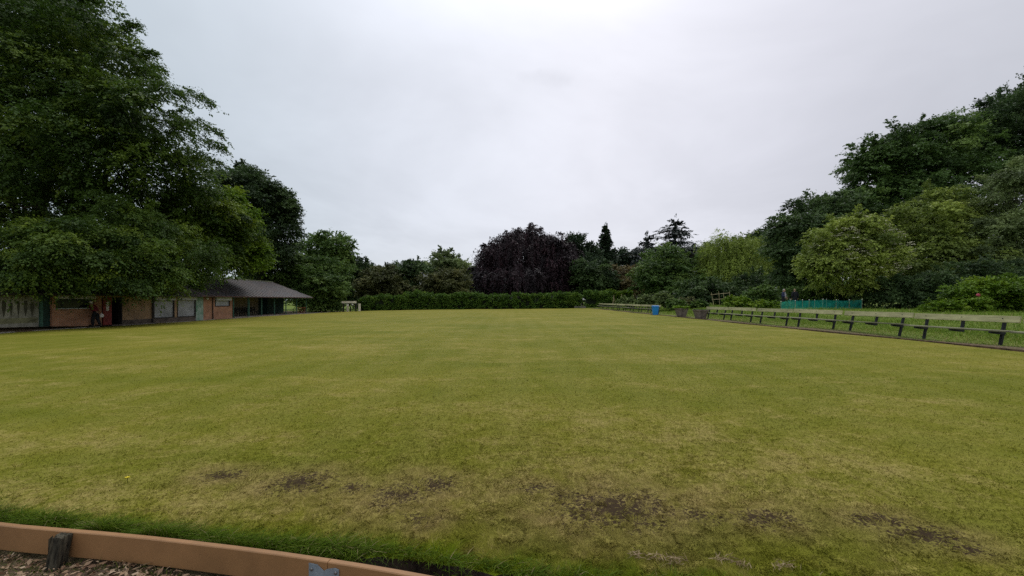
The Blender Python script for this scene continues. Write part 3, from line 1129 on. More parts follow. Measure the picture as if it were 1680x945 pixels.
M['shutterbox'] = simple('shutter_box_metal', (0.46, 0.47, 0.48), 0.5, 0.12, 3)
M['roof'] = bands_mat('standing_seam_roof', (0.055, 0.053, 0.056), 1, 1.55, 0.5, 0.0, 0.45, rust=(0.085, 0.06, 0.05))
M['red'] = simple('dark_red_paint', (0.2, 0.028, 0.024), 0.5, 0.12, 3)
M['white'] = simple('white_paper', (0.75, 0.75, 0.72), 0.6, 0.03, 3)
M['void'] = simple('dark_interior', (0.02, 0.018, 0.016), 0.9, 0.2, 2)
M['glass'] = simple('dark_glass', (0.012, 0.017, 0.018), 0.12, 0.2, 2, spec=0.6)
M['pipe'] = simple('black_drainpipe', (0.025, 0.022, 0.022), 0.45, 0.1, 5)
M['floor'] = simple('veranda_concrete', (0.24, 0.2, 0.16), 0.9, 0.2, 2)
M['ink'] = simple('grey_print', (0.25, 0.25, 0.25), 0.7, 0.1, 9)

X0 = -28.6
pav = empty('pavilion', (X0, 24, -0.2), 'long low brick pavilion with shutters, open veranda and dark sheet roof under the trees', 'building')


def pp(mb, name, mat, parent=pav, label=None, bevel=0.0):
    mb.v = [(v[0] - X0, v[1] - 24, v[2] + 0.2) for v in mb.v]
    o = mb.build(name, mat, parent, bevel=bevel)
    if label:
        o['label'] = label
    return o


T = 0.22
ZB, ZE = -0.5, 1.97
# wall pieces (facade in the Y-Z plane at X0)
w1 = MB()
w1.box(X0 - T, X0, 24.75, 24.95, ZB, ZE).box(X0 - T, X0, 24.95, 27.25, ZB, 1.05).box(X0 - T, X0, 27.25, 27.75, ZB, ZE)
w1.box(X0 - T, X0, 24.95, 27.25, 1.95, ZE)
pp(w1, 'wall', M['brick'], label='orange brick wall below the dark window')
w2 = MB()
w2.box(X0 - T, X0, 27.75, 29.2, 1.83, ZE).box(X0 - T, X0, 29.2, 31.75, 0.16, ZE).box(X0 - T, X0, 31.75, 33.7, 1.97, 2.0)
w2.box(X0 - T, X0, 33.7, 34.0, 0.16, ZE)
pp(w2, 'wall', M['brick_y'], label='buff brick wall between the red door and the shutters')
w3 = MB()
w3.box(X0 - T, X0, 36.85, 38.3, ZB, ZE).box(X0 - T, X0, 38.3, 40.35, ZB, 1.0).box(X0 - T, X0, 38.3, 40.35, 1.95, ZE).box(X0 - T, X0, 40.35, 40.7, ZB, ZE)
w3.box(-32.2, X0 - T, 40.48, 40.7, ZB, 2.0)
pp(w3, 'wall', M['brick'], label='orange brick wall round the small hatch')
pl = MB().box(X0 - T, X0 + 0.012, 29.2, 35.95, ZB, 0.16)
pp(pl, 'plinth', M['plinth'])
# interior behind the openings
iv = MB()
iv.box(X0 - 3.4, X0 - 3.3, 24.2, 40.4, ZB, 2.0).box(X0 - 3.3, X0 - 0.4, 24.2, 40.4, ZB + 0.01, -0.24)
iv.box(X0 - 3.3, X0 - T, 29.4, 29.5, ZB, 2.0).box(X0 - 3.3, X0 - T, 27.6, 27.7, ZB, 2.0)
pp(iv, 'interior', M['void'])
# painted wall at the near end
cw = MB().box(X0 - T, X0, 15.0, 24.06, ZB, ZE)
cream = pp(cw, 'painted_wall', M['cream'], label='stained cream painted end wall with dark tapering marks')
mk = MB()
for i, yv in enumerate((22.05, 22.4, 22.72, 23.06, 23.4, 23.72, 21.7, 21.35, 21.0)):
    h0, h1 = 0.62, 1.55 + 0.06 * math.sin(i * 2.1)
    wv = 0.085 + 0.02 * math.sin(i * 1.7)
    o_ = [(yv, h0), (yv + wv * 0.55, h0 + 0.35), (yv + wv, h0 + 0.62), (yv + wv * 0.75, h1), (yv - wv * 0.7, h1 - 0.03), (yv - wv, h0 + 0.6), (yv - wv * 0.5, h0 + 0.3)]
    mk.prism(o_, 0, X0 + 0.001, X0 + 0.008)
pp(mk, 'dark_marks', simple('tapering_mark', (0.07, 0.07, 0.045), 0.85, 0.3, 3), cream)  # flat darker tapering shapes laid on the wall face
pp(MB().box(X0 + 0.001, X0 + 0.006, 15.0, 24.0, 0.28, 0.58), 'stain_band', M['algae'], cream)
pp(MB().box(X0 - 0.05, X0 + 0.07, 24.07, 24.22, ZB, ZE), 'corner_post', M['green'])
pp(MB().box(X0 - 0.18, X0 - 0.12, 24.225, 24.745, ZB, ZE), 'side_door', M['darkgreen'], label='dark green recessed door')
# window
wf = MB()
wf.box(X0 - 0.16, X0 - 0.06, 24.953, 25.03, 1.1, 1.7).box(X0 - 0.16, X0 - 0.06, 27.17, 27.247, 1.1, 1.7).box(X0 - 0.16, X0 - 0.06, 25.03, 27.17, 1.1, 1.15).box(X0 - 0.16, X0 - 0.06, 25.03, 27.17, 1.66, 1.7)
win = pp(wf, 'window', M['darkgreen'])
pp(MB().box(X0 - 0.12, X0 - 0.1, 25.03, 27.17, 1.15, 1.66), 'pane', M['glass'], win)
pp(MB().box(X0 - 0.1, X0 + 0.1, 24.9, 27.3, 1.052, 1.1), 'sill', M['shutterbox'], win)
pp(MB().box(X0 - 0.15, X0 + 0.14, 24.96, 27.24, 1.705, 1.945), 'shutter_box', M['shutterbox'], bevel=0.01)
# red door standing open, dark doorway beside it
dr = MB().box(X0 + 0.03, X0 + 0.075, 27.78, 28.36, -0.12, 1.8)
door = pp(dr, 'door', M['red'], label='dark red door standing open')
pp(MB().box(X0 + 0.076, X0 + 0.08, 27.98, 28.16, 1.22, 1.5), 'notice', M['white'], door)
pp(MB().box(X0 + 0.076, X0 + 0.08, 27.98, 28.16, 0.88, 1.19), 'notice', M['white'], door)
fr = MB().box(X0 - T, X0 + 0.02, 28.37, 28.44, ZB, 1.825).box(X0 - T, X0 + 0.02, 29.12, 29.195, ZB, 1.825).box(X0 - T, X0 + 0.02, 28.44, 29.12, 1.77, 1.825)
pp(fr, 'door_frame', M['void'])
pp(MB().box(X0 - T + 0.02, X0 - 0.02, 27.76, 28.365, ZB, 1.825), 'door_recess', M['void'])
pp(MB().box(X0 - T, X0 + 0.05, 28.4, 29.15, ZB, -0.16), 'doorstep', M['floor'])
pp(MB().box(X0 - 0.9, X0 - 0.5, 28.6, 28.95, -0.24, 0.28), 'bin_inside', M['shutterbox'])
# roller shutters
for (a, b, z0, z1, bz) in ((31.78, 33.68, 0.165, 1.62, 1.96), (34.02, 35.95, 0.165, 1.64, 1.96), (38.35, 40.3, 1.03, 1.6, 1.94)):
    sh = pp(MB().box(X0 - 0.1, X0 - 0.06, a, b, z0, z1), 'shutter', M['shutter'])
    fr = MB().box(X0 - 0.14, X0 + 0.03, a - 0.03, a + 0.04, z0, z1).box(X0 - 0.14, X0 + 0.03, b - 0.04, b + 0.03, z0, z1).box(X0 - 0.14, X0 + 0.03, a + 0.04, b - 0.04, z0, z0 + 0.06)
    pp(fr, 'guide_rail', M['pipe'], sh)
    pp(MB().box(X0 - 0.14, X0 + 0.17, a + 0.02, b + 0.12 * (z0 > 0.5), z1 + 0.003, bz), 'shutter_box', M['shutterbox'], sh, bevel=0.01)
pp(MB().box(X0 - 0.06, X0 + 0.03, 35.99, 36.84, ZB, 1.92), 'painted_panel', M['flakegreen'], label='flaking pale green and white panel')
pp(MB().tube([(X0 + 0.06, 37.98, -0.3), (X0 + 0.06, 37.98, 1.95)], 0.045, 10), 'drainpipe', M['pipe'])
pp(MB().tube([(X0 + 0.06, 31.62, -0.3), (X0 + 0.06, 31.62, 1.95)], 0.045, 10), 'drainpipe', M['pipe'])
pp(MB().box(X0 + 0.002, X0 + 0.1, 37.2, 37.42, 1.7, 1.82), 'wall_lamp', M['white'], bevel=0.015)
# veranda
pp(MB().box(-32.2, X0 + 0.25, 40.72, 56.0, -0.5, -0.13), 'veranda_floor', M['floor'])
pp(MB().box(-32.2, -32.0, 40.72, 50.2, -0.12, 3.0), 'back_wall', M['stone'])
pp(MB().box(-32.2, -32.0, 50.22, 55.8, -0.12, 2.4), 'back_panel', M['darkgreen'])
pp(MB().box(-31.9, -30.9, 50.3, 50.36, -0.12, 2.2), 'partition', M['darkgreen'])
for i, yp in enumerate((40.85, 43.2, 45.45, 47.9, 50.35, 52.85, 55.3)):
    hw = 0.07 if i in (1,) else 0.045
    o = pp(MB().box(X0 - hw, X0 + hw, yp - hw, yp + hw, -0.13, 1.96), 'veranda_post', M['green'])
rl = MB().box(X0 - 0.02, X0 + 0.02, 52.9, 55.25, 0.62, 0.67)
for k in range(8):
    rl.box(X0 - 0.012, X0 + 0.012, 53.1 + k * 0.28, 53.13 + k * 0.28, -0.13, 0.62)
pp(rl, 'railing', M['red'])
pp(MB().box(X0 - 0.06, X0 + 0.06, 40.95, 55.4, 1.965, 2.06), 'eaves_beam', M['green'])
for yp in (42.2, 47.2, 48.1, 49.6, 54.7):
    pp(MB().box(X0 + 0.07, X0 + 0.17, yp, yp + 0.22, 1.88, 1.96), 'eaves_lamp', M['white'], bevel=0.02)
# roof: a pitched sheet with a hip at the far end, real thickness
ev, rg, bk = -28.1, -32.6, -37.0
ze, zr = 2.03, 4.1
ya, yr, yb = 17.0, 54.2, 56.2
for thick in (0,):
    A = [(ev, ya, ze), (ev, yb, ze), (rg, yr, zr), (rg, ya, zr)]
    Bk = [(bk, ya, ze), (bk, yb, ze)]
    vs = [A[0], A[1], A[2], A[3], Bk[0], Bk[1]]
    lo = [(v[0], v[1], v[2] - 0.07) for v in vs]
    rf = MB().add(vs + lo, [(0, 1, 2, 3), (3, 2, 5, 4), (1, 5, 2), (0, 3, 4), (6, 9, 8, 7), (9, 10, 11, 8), (7, 8, 11), (6, 10, 9),
                            (0, 6, 7, 1), (1, 7, 11, 5), (5, 11, 10, 4), (4, 10, 6, 0)])
roof = pp(rf, 'roof', M['roof'])
sm_ = MB()
y = 17.3
while y < 56.0:
    t = 1.0 if y < yr else max(0.02, (yb - y) / (yb - yr))
    sm_.bar((ev + 0.01, y, ze + 0.012), (ev + (rg - ev) * t, y if t > 0.99 else y, ze + (zr - ze) * t + 0.012), 0.035, 0.05)
    y += 0.645
pp(sm_, 'seams', M['roof'], roof)
pp(MB().tube([(rg, ya, zr + 0.02), (rg, yr, zr + 0.02)], 0.07, 8), 'ridge_cap', simple('mossy_ridge', (0.13, 0.15, 0.08), 0.9, 0.4, 3), roof)
pp(MB().box(ev - 0.01, ev + 0.08, ya, yb, ze - 0.12, ze - 0.02), 'gutter', M['pipe'], roof)
pp(MB().box(ev + 0.08, ev + 0.083, 36, yb - 0.02, ze - 0.06, ze - 0.015), 'rust_edge', simple('rusty_edge', (0.16, 0.07, 0.05), 0.9, 0.3, 3), roof)

# old benches inside the veranda
M['blackwood'] = simple('dark_bench_wood', (0.03, 0.032, 0.03), 0.7, 0.2, 5)
vb = empty('veranda_bench', (-31.55, 41.2, -0.13), 'dark wooden bench at the back of the veranda, nearest the hatch', 'bench', 'dark benches inside the veranda')
MB().box(0, 0.4, 0, 2.3, 0.42, 0.47).build('seat', M['blackwood'], vb)
MB().box(-0.06, -0.02, 0, 2.3, 0.55, 0.72).box(-0.06, -0.02, 0, 2.3, 0.78, 0.92).build('backrest', M['blackwood'], vb)
for yk in (0.2, 1.15, 2.05):
    MB().box(0.3, 0.36, yk, yk + 0.06, 0, 0.42).box(-0.04, 0.02, yk, yk + 0.06, 0, 0.9).box(0.02, 0.3, yk + 0.01, yk + 0.05, 0.34, 0.41).build('leg', M['blackwood'], vb)
for i, (yk, lb) in enumerate(((44.0, 'dark wooden bench in the middle of the veranda, between two others'), (46.7, 'dark wooden bench at the back of the veranda, nearest the dark far end'))):
    c_ = copy_tree(vb)
    c_.location = (-31.55, yk, -0.13)
    c_['label'] = lb

# ------------------------------------------------------------------ long benches on the right
M['bench'] = simple('lichened_bench_board', (0.4, 0.375, 0.2), 0.8, 0.18, 4, bump=0.25, stretch=(3, 0.4, 3), objvar=0.16)
M['seatwood'] = simple('worn_seat_board', (0.21, 0.205, 0.12), 0.75, 0.25, 4, bump=0.25, stretch=(3, 0.4, 3), objvar=0.12)
M['iron'] = simple('black_bench_leg', (0.016, 0.018, 0.022), 0.55, 0.2, 6)
bn = empty('park_bench', (14.5, 14.55, 0), 'faded green bench', 'bench', 'green boarded benches in a long row facing the green')
LB = 3.03
bo = MB()
n_ = 6
for i in range(1):
    bo.bar((0.066, 0.012, 0.765), (0.066, LB - 0.012, 0.765), 0.04, 0.2, up=(0.2, 0, 1))
bo.build('backrest', M['bench'], bn, bevel=0.006)
MB().box(-0.36, -0.06, 0.0, LB, 0.405, 0.445).build('seat', M['seatwood'], bn, bevel=0.005)
for i, yk in enumerate((0.42, 1.5, 2.62)):
    mb = MB()
    zlow = -0.12 if i != 1 else 0.32
    a0 = -0.03
    slope = 0.2
    mb.bar((a0 + slope * (zlow) , yk, zlow), (a0 + slope * 0.83, yk, 0.83), 0.065, 0.07)
    mb.prism([(-0.34, 0.402), (-0.34, 0.35), (-0.2, 0.325), (0.08, 0.30), (0.1, 0.402)], 1, yk - 0.045, yk + 0.045)
    mb.build('support', M['iron'], bn, bevel=0.004)
for yk in (0.42, 1.5, 2.62):
    MB().ball((0.047, yk, 0.785), (0.012, 0.016, 0.016), 8, 5).build('bolt', M['iron'], bn)
names = ['second nearest the camera', 'third from the right-hand edge of the photo', 'fourth from the right-hand edge of the photo', 'third from the planter end', 'second from the planter end']
nb = [(14.55, 'bench of the near row, second from the pink-flowered shrub end'),
      (11.45, 'bench of the near row directly in front of the pink-flowered shrub'),
      (8.35, 'bench cut off by the right-hand edge of the photo'),
      (17.65, 'bench of the near row just right of the green netting'),
      (20.75, 'bench of the near row below the right half of the green netting'),
      (23.9, 'bench of the near row below the left half of the green netting'),
      (27.0, 'bench at the planter end of the near row')]
far_lab = ['bench of the far row touching the blue bin', 'second bench of the far row from the blue bin', 'third bench of the far row from the blue bin',
           'fourth bench of the far row from the blue bin', 'fifth bench of the far row from the blue bin', 'sixth bench of the far row from the blue bin',
           'seventh bench of the far row from the blue bin', 'eighth bench of the far row, second from the hedge corner', 'last bench of the far row, in the hedge corner']
rb_ = np.random.default_rng(21)
for i, (y, lb) in enumerate(nb + [(39.2 + 3.1 * k, far_lab[k]) for k in range(9)]):
    o = bn if i == 0 else copy_tree(bn)
    o.location = (14.6 + rb_.normal() * 0.008, y, 0.285 + rb_.normal() * 0.005)
    o.rotation_euler = (R(rb_.normal() * 0.12), R(rb_.normal() * 1.2), R(rb_.normal() * 0.12))
    o['label'] = 'faded green ' + lb

# ------------------------------------------------------------------ wheelie bin, planters
M['blue'] = simple('blue_bin_plastic', (0.012, 0.22, 0.56), 0.45, 0.06, 3, spec=0.4)
M['bluedk'] = simple('blue_bin_lid', (0.01, 0.17, 0.46), 0.45, 0.06, 3, spec=0.4)
M['tyre'] = simple('black_rubber', (0.015, 0.015, 0.015), 0.8, 0.1, 5)
d = 37.3
bx = (1075 - CX) / F * d
wb = empty('wheelie_bin', (bx, d, gz(bx, d)), 'bright blue wheeled bin standing at the end of the far benches', 'bin', None, R(-12))
b_ = MB()
def taper(mb, z0, z1, w0, d0, w1, d1, oy=0.0):
    vs = [(-w0, -d0, z0), (w0, -d0, z0), (w0, d0, z0), (-w0, d0, z0), (-w1, -d1 + oy, z1), (w1, -d1 + oy, z1), (w1, d1 + oy, z1), (-w1, d1 + oy, z1)]
    return mb.add(vs, [(3, 2, 1, 0), (4, 5, 6, 7), (0, 1, 5, 4), (1, 2, 6, 5), (2, 3, 7, 6), (3, 0, 4, 7)])
taper(b_, 0.06, 0.93, 0.21, 0.24, 0.28, 0.34)
b_.build('body', M['blue'], wb, bevel=0.02)
taper(MB(), 0.0, 0.10, 0.2, 0.2, 0.2, 0.2).build('base', M['blue'], wb, bevel=0.01)
taper(MB(), 0.92, 0.975, 0.31, 0.36, 0.31, 0.36).build('rim', M['blue'], wb, bevel=0.012)
taper(MB(), 0.978, 1.05, 0.305, 0.37, 0.27, 0.3, 0.02).build('lid', M['bluedk'], wb, bevel=0.02)
MB().tube([(-0.24, 0.36, 0.96), (-0.24, 0.44, 0.99), (0.24, 0.44, 0.99), (0.24, 0.36, 0.96)], 0.017, 8).build('handle', M['blue'], wb)
for sx in (-1, 1):
    MB().tube([(sx * 0.22, 0.24, 0.1), (sx * 0.29, 0.24, 0.1)], 0.1, 16).build('wheel', M['tyre'], wb)
MB().tube([(-0.25, 0.24, 0.1), (0.25, 0.24, 0.1)], 0.012, 8).build('axle', M['steel'], wb)

M['tub'] = simple('weathered_concrete', (0.19, 0.155, 0.13), 0.9, 0.3, 5, bump=0.6)
for (px, py, lb, pl_) in ((1105, 519.5, 'round tapered concrete planter full of green leaves, nearer the blue bin', 1), (1143, 522.5, 'round tapered concrete planter with hardly any plants, at the end of the near benches', 0)):
    zg = 0.27
    d = F * (EYE - zg) / (py - HY)
    x = (px - CX) / F * d
    x = max(x, XR + 0.55)
    pt = empty('planter', (x, d, gz(x, d) - 0.02), lb, 'planter', 'concrete planters between the benches')
    MB().lathe([(0.34, 0.0), (0.36, 0.04), (0.52, 0.6), (0.56, 0.61), (0.57, 0.7), (0.5, 0.7), (0.48, 0.6)], n=12).build('tub', M['tub'], pt)
    MB().lathe([(0.479, 0.58), (0.47, 0.635)], n=12).build('soil', M['soil'], pt)
    rng = np.random.default_rng(40 + pl_)
    nn = 260 if pl_ else 60
    a = rng.uniform(0, 2 * PI, nn)
    rr = 0.45 * np.sqrt(rng.uniform(size=nn))
    P = np.stack([x + rr * np.cos(a), d + rr * np.sin(a), np.full(nn, gz(x, d) + 0.62)], -1)
    D = norm(np.stack([np.cos(a) * 0.8, np.sin(a) * 0.8, rng.uniform(0.4, 1.6, nn)], -1))
    V, Fq, tt = spray(rng, P, D, rng.uniform(0.15, 0.5 if pl_ else 0.16, nn), 9, 0.3, 0.3, 0.1, np.full(nn, 0.55))
    o = link('bedding_plant', np_mesh('bedding_plant', V, Fq, {'tint': tt}), M['lime'] if pl_ else M['mid'])
    tag(o, 'bushy green plants growing in the planter beside the blue bin' if pl_ else 'sparse low plants in the nearly empty planter', 'plant')

# ------------------------------------------------------------------ gateway in the far left corner
M['creamwood'] = simple('cream_timber', (0.72, 0.67, 0.54), 0.7, 0.12, 3)
d = 62.0
gx0 = (563.5 - CX) / F * d
gx1 = (589.5 - CX) / F * d
gw = empty('garden_gateway', (gx0, d, gz(gx0, d)), 'cream timber gateway frame in the gap at the left end of the hedge', 'gateway')
Lg = gx1 - gx0
MB().box(-0.25, Lg - 0.5, -0.1, 0.1, 1.5, 1.82).build('lintel', M['creamwood'], gw, bevel=0.01)
MB().box(-0.1, 0.08, -0.08, 0.08, -0.1, 1.5).build('post', M['void'], gw)
MB().box(Lg - 0.62, Lg - 0.45, -0.08, 0.08, -0.1, 1.5).build('post', M['void'], gw)
MB().box(0.22, 0.46, 0.7, 0.85, -0.1, 1.35).build('post', M['creamwood'], gw)
MB().box(Lg - 0.42, Lg - 0.12, 0.7, 0.85, 0.25, 1.45).build('post', M['creamwood'], gw)
MB().box(0.52, 0.8, -0.06, -0.04, 1.12, 1.36).build('notice', M['white'], gw)
MB().box(1.32, 1.55, -0.06, -0.04, 1.22, 1.4).build('notice', M['white'], gw)
bl = MB().lathe([(0.09, -0.1), (0.09, 0.85), (0.11, 0.88), (0.11, 0.96), (0.06, 1.02)], n=12).build('bollard', M['void'], smooth=False)
bl.location = ((575 - CX) / F * 62.8, 62.8, gz(-26, 62.8))
tag(bl, 'black bollard standing in the middle of the cream gateway', 'bollard')

# ------------------------------------------------------------------ hedges
def hedge(label, x0, x1, y, h, dep, seed, mat, n=5200, leaf=0.2, profile=None, z=None, name='hedge', group='clipped hedges along the far side of the green', cat='hedge', rot=0.0):
    rng = np.random.default_rng(seed)
    zb = gz((x0 + x1) / 2, y) if z is None else z
    root = empty(name, ((x0 + x1) / 2, y, zb), label, cat, group, rot)
    L = x1 - x0
    hp = profile if profile else (lambda t: 1.0 + 0.05 * np.sin(t * 7 + seed) + 0.03 * np.sin(t * 19 + seed))
    # clumps over the front, back, ends and top
    nc = int(26 * L * h / 4) + 24
    t = rng.uniform(0, 1, nc)
    hh = h * hp(t)
    face = rng.uniform(size=nc)
    zc = np.where(face < 0.36, hh * rng.uniform(0.9, 1.03, nc), hh * rng.uniform(0.05, 0.97, nc))
    bulge = np.sqrt(np.clip(1 - (zc / hh * 0.93) ** 6, 0, 1))
    yc = np.where(face < 0.36, rng.uniform(-1, 1, nc) * dep * 0.45, np.where(face < 0.78, -1, 1) * dep * 0.5 * (0.8 + 0.2 * bulge))
    xc = (t - 0.5) * L
    xc = np.where(face > 0.9, np.sign(xc) * L * 0.49, xc)
    yc = np.where(face > 0.9, rng.uniform(-1, 1, nc) * dep * 0.4, yc)
    cc = np.stack([xc, yc, zc], -1)
    rad = rng.uniform(0.18, 0.5, nc) * min(1.0, h / 2)
    ct = rng.normal(0.45, 0.16, nc)
    i = rng.integers(0, nc, n)
    v = rdir(rng, n)
    P = cc[i] + v * rad[i][:, None] * rng.uniform(0.4, 1.0, (n, 1))
    out = norm(np.stack([P[:, 0] * 0.02, P[:, 1] / dep, (P[:, 2] - h * 0.45) / h], -1))
    D = norm(out + v * 0.6 + np.array([0, 0, 0.25]))
    V, Fq, tt = spray(rng, P, D, rng.uniform(0.15, 0.42, n), 7, 0.25, 0.4, leaf, ct[i] + 0.04, C=norm(out * 0.5 + v * 0.8))
    link('foliage', np_mesh('foliage', V, Fq, {'tint': tt}), mat, root)
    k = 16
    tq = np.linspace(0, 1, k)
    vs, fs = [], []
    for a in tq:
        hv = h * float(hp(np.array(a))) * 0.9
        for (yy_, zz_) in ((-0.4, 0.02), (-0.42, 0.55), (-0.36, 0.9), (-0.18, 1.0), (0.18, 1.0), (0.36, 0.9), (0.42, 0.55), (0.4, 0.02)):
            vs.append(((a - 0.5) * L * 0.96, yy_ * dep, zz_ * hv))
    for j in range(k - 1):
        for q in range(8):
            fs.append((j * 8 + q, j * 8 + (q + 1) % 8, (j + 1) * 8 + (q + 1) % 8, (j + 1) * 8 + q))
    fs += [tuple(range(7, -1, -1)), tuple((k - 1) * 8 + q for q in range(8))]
    MB().add(vs, fs).build('shade_core', M['core'], root)  # added solid core, inner shade in its dark colour; stops light passing through
    return root


hd = 71.3
xh = lambda px, d=hd: (px - CX) / F * d
bump = lambda t: 0.9 + 0.16 * np.sin(np.asarray(t) * PI) + 0.04 * np.sin(np.asarray(t) * 17)
hedge('clipped hedge with a sloping shoulder just right of the cream gateway', xh(588, 68.5), xh(668, 68.5), 69.8, 2.25, 1.8, 1, M['hedge'], 5200,
      profile=lambda t: 0.82 + 0.22 * np.clip(np.asarray(t) * 3, 0, 1) + 0.04 * np.sin(np.asarray(t) * 15), z=-0.2)
hedge('tallest rounded lump of the far hedge, left of the purple tree', xh(664), xh(708), 70.9, 2.85, 2.2, 2, M['hedge'], 3800, profile=bump, z=-0.15)
hedge('long bright clipped hedge left of the purple tree', xh(704), xh(792), hd, 2.6, 1.9, 3, M['hedge'], 6200, z=-0.1)
hedge('shaded middle hedge directly below the purple tree', xh(788), xh(900), hd, 2.4, 1.9, 4, M['hedge'], 6400, z=0.0)
hedge('clipped hedge right of the purple tree, up to the gap', xh(897), xh(952), hd, 2.6, 1.9, 5, M['hedge'], 4600, z=0.05)
hedge('clipped hedge right of the gap, behind the far benches', xh(962, 74), xh(1000, 74), 74.5, 2.75, 2.2, 6, M['hedge'], 4600, z=0.2)
hedge('yellowish clipped hedge beside the garden sticks', xh(998, 76), xh(1038, 76), 77, 2.9, 2.0, 7, M['lime'], 4000, z=0.25)
M['greywood'] = simple('grey_timber', (0.16, 0.15, 0.13), 0.85, 0.25, 5)
gp = MB().box(-0.12, 0.12, -0.12, 0.12, -0.1, 1.75).box(-0.15, 0.15, -0.15, 0.15, 1.75, 1.8).build('gate_post', M['greywood'])
gp.location = (xh(953.5, 72.5), 72.5, 0.2)
tag(gp, 'grey timber post standing in the gap of the far hedge', 'post')
lb_ = MB().box(-1.0, 1.0, -0.3, 0.3, 0.0, 0.45).build('planting_box', M['greywood'], bevel=0.02)
lb_.location = (xh(952, 69.6), 70.1, 0.15)
tag(lb_, 'low grey timber box in front of the gap in the hedge', 'box')

# ------------------------------------------------------------------ trees, left
def T_(*a, **k):
    return make_tree(*a, **k)


def zb(px, d):
    x = (px - CX) / F * d
    return np.array([x, d, gz(x, d)])


# the huge tree above the pavilion
def long_sprays(spec, leaf, seedn=0, n=120, droop=0.4):
    """leafy boughs reaching out past the crown: (px0,py0,px1,py1,d0,d1,width m)"""
    def f(rng):
        out = []
        for (a, b, c, e, d0, d1, wd) in spec:
            p0, p1 = W(a, b, d0), W(c, e, d1)
            t = rng.uniform(0, 1, n) ** 0.8
            ax = p1 - p0
            Ln = np.linalg.norm(ax)
            P = p0 + ax * t[:, None] + rng.normal(size=(n, 3)) * wd * (1.05 - t[:, None]) * np.array([0.6, 1, 0.45])
            P[:, 2] += 0.12 * Ln * np.sin(t * PI)
            D = norm(ax / Ln + rng.normal(size=(n, 3)) * 0.4)
            out.append(spray(rng, P, D, rng.uniform(0.5, 1.1, n), 12, droop, 0.32, leaf, rng.normal(0.5, 0.12, n)))
        return out
    return f


big = [B(10, -15, 37, 105, 85, 6), B(85, 45, 36, 85, 70, 5), B(145, 120, 34, 78, 72, 5), B(225, 195, 33, 75, 48, 4), B(60, 160, 34, 150, 130, 6.5),
       B(-110, 60, 38, 150, 140, 7), B(150, 260, 33, 130, 95, 6), B(245, 288, 34, 78, 60, 4.5), B(-60, 280, 34, 140, 110, 6), B(40, 340, 32, 120, 70, 5)]
T_('tree', 'huge dark green tree filling the upper left, towering over the pavilion', 'tree', zb(60, 40), big, M['beech'], M['bark'], 0.19, 17500, 16, 1.25,
   droop=0.55, spread=0.33, r0=0.6, K=36, inner=0.1, cr=(0.24, 0.44), fz=0.66, nbr=2,
   extra=long_sprays([(260, 160, 347, 172, 33, 31, .7), (270, 200, 365, 226, 33, 31, .8), (280, 235, 368, 246, 33, 32, .7), (180, 60, 222, 42, 35, 35, .5), (205, 95, 250, 88, 34, 34, .6),
                      (215, 120, 255, 125, 34, 33, .6), (120, 5, 155, 0, 36, 36, .5), (230, 140, 300, 160, 33, 33, .8), (270, 255, 360, 270, 33, 33, .8)], 0.16))
# low boughs hanging in front of the pavilion roof
low = [B(-10, 408, 24.0, 95, 45, 2.2), B(55, 442, 23.3, 55, 32, 1.5), B(110, 410, 25.2, 55, 50, 2.0), B(150, 448, 25.8, 45, 32, 1.4), B(205, 432, 27.3, 55, 42, 1.8), B(245, 452, 28.8, 45, 30, 1.4),
       B(295, 418, 32.0, 58, 42, 2.2), B(300, 455, 32.5, 40, 18, 1.1), B(175, 375, 29, 80, 45, 2.4), B(20, 462, 23.2, 40, 14, 0.8)]
T_('tree', 'spreading tree with low drooping boughs over the brick wall and shutters', 'tree', zb(170, 38), low, M['hornbeam'], M['bark'], 0.135, 7000, 15, 0.95,
   droop=0.7, spread=0.3, r0=0.3, K=13, inner=0.08, cr=(0.3, 0.52), fork=W(170, 400, 35), floor=2.45, fz=0.665, tshift=-0.06, nbr=2)
T_('tree', 'brighter rounded tree with olive green sprays above the pavilion roof', 'tree', zb(280, 46), [B(310, 360, 38, 75, 42, 3), B(355, 395, 40, 62, 45, 3), B(265, 385, 37, 70, 45, 3), B(385, 412, 43, 38, 26, 2.2)],
   M['hornbeam'], M['bark'], 0.19, 5200, 14, 1.1, droop=0.6, r0=0.3, K=16, tshift=0.0, cr=(0.28, 0.48), fz=0.66)
T_('tree', 'bright yellow-green tree glowing between the dark crowns left of centre', 'tree', zb(300, 47.5), [B(370, 335, 41.5, 30, 22, 1.8), B(392, 365, 41.5, 22, 26, 1.6), B(412, 418, 42.5, 26, 18, 1.8)],
   M['lime'], M['bark'], 0.2, 1700, 13, 1.0, droop=0.4, r0=0.25, K=18)
T_('tree', 'tall blackish green tree behind the pavilion with an open ragged edge', 'tree', zb(425, 62), [B(400, 320, 60, 50, 42, 4.5), B(440, 335, 60, 40, 35, 3.5), B(465, 360, 60, 24, 30, 2.5), B(430, 390, 60, 48, 45, 4), B(395, 290, 62, 26, 16, 2.5)],
   M['dark'], M['bark'], 0.27, 4600, 13, 1.5, droop=0.35, r0=0.5, K=30, cr=(0.14, 0.32))
T_('shrub', 'feathery mid green shrub rising behind the far end of the pavilion roof', 'shrub', zb(450, 66), [B(455, 440, 64, 45, 28, 3.5), B(490, 455, 64, 30, 32, 3), B(430, 455, 64, 30, 22, 3)],
   M['mid'], M['bark'], 0.26, 2600, 12, 1.2, droop=0.35, r0=0.2)
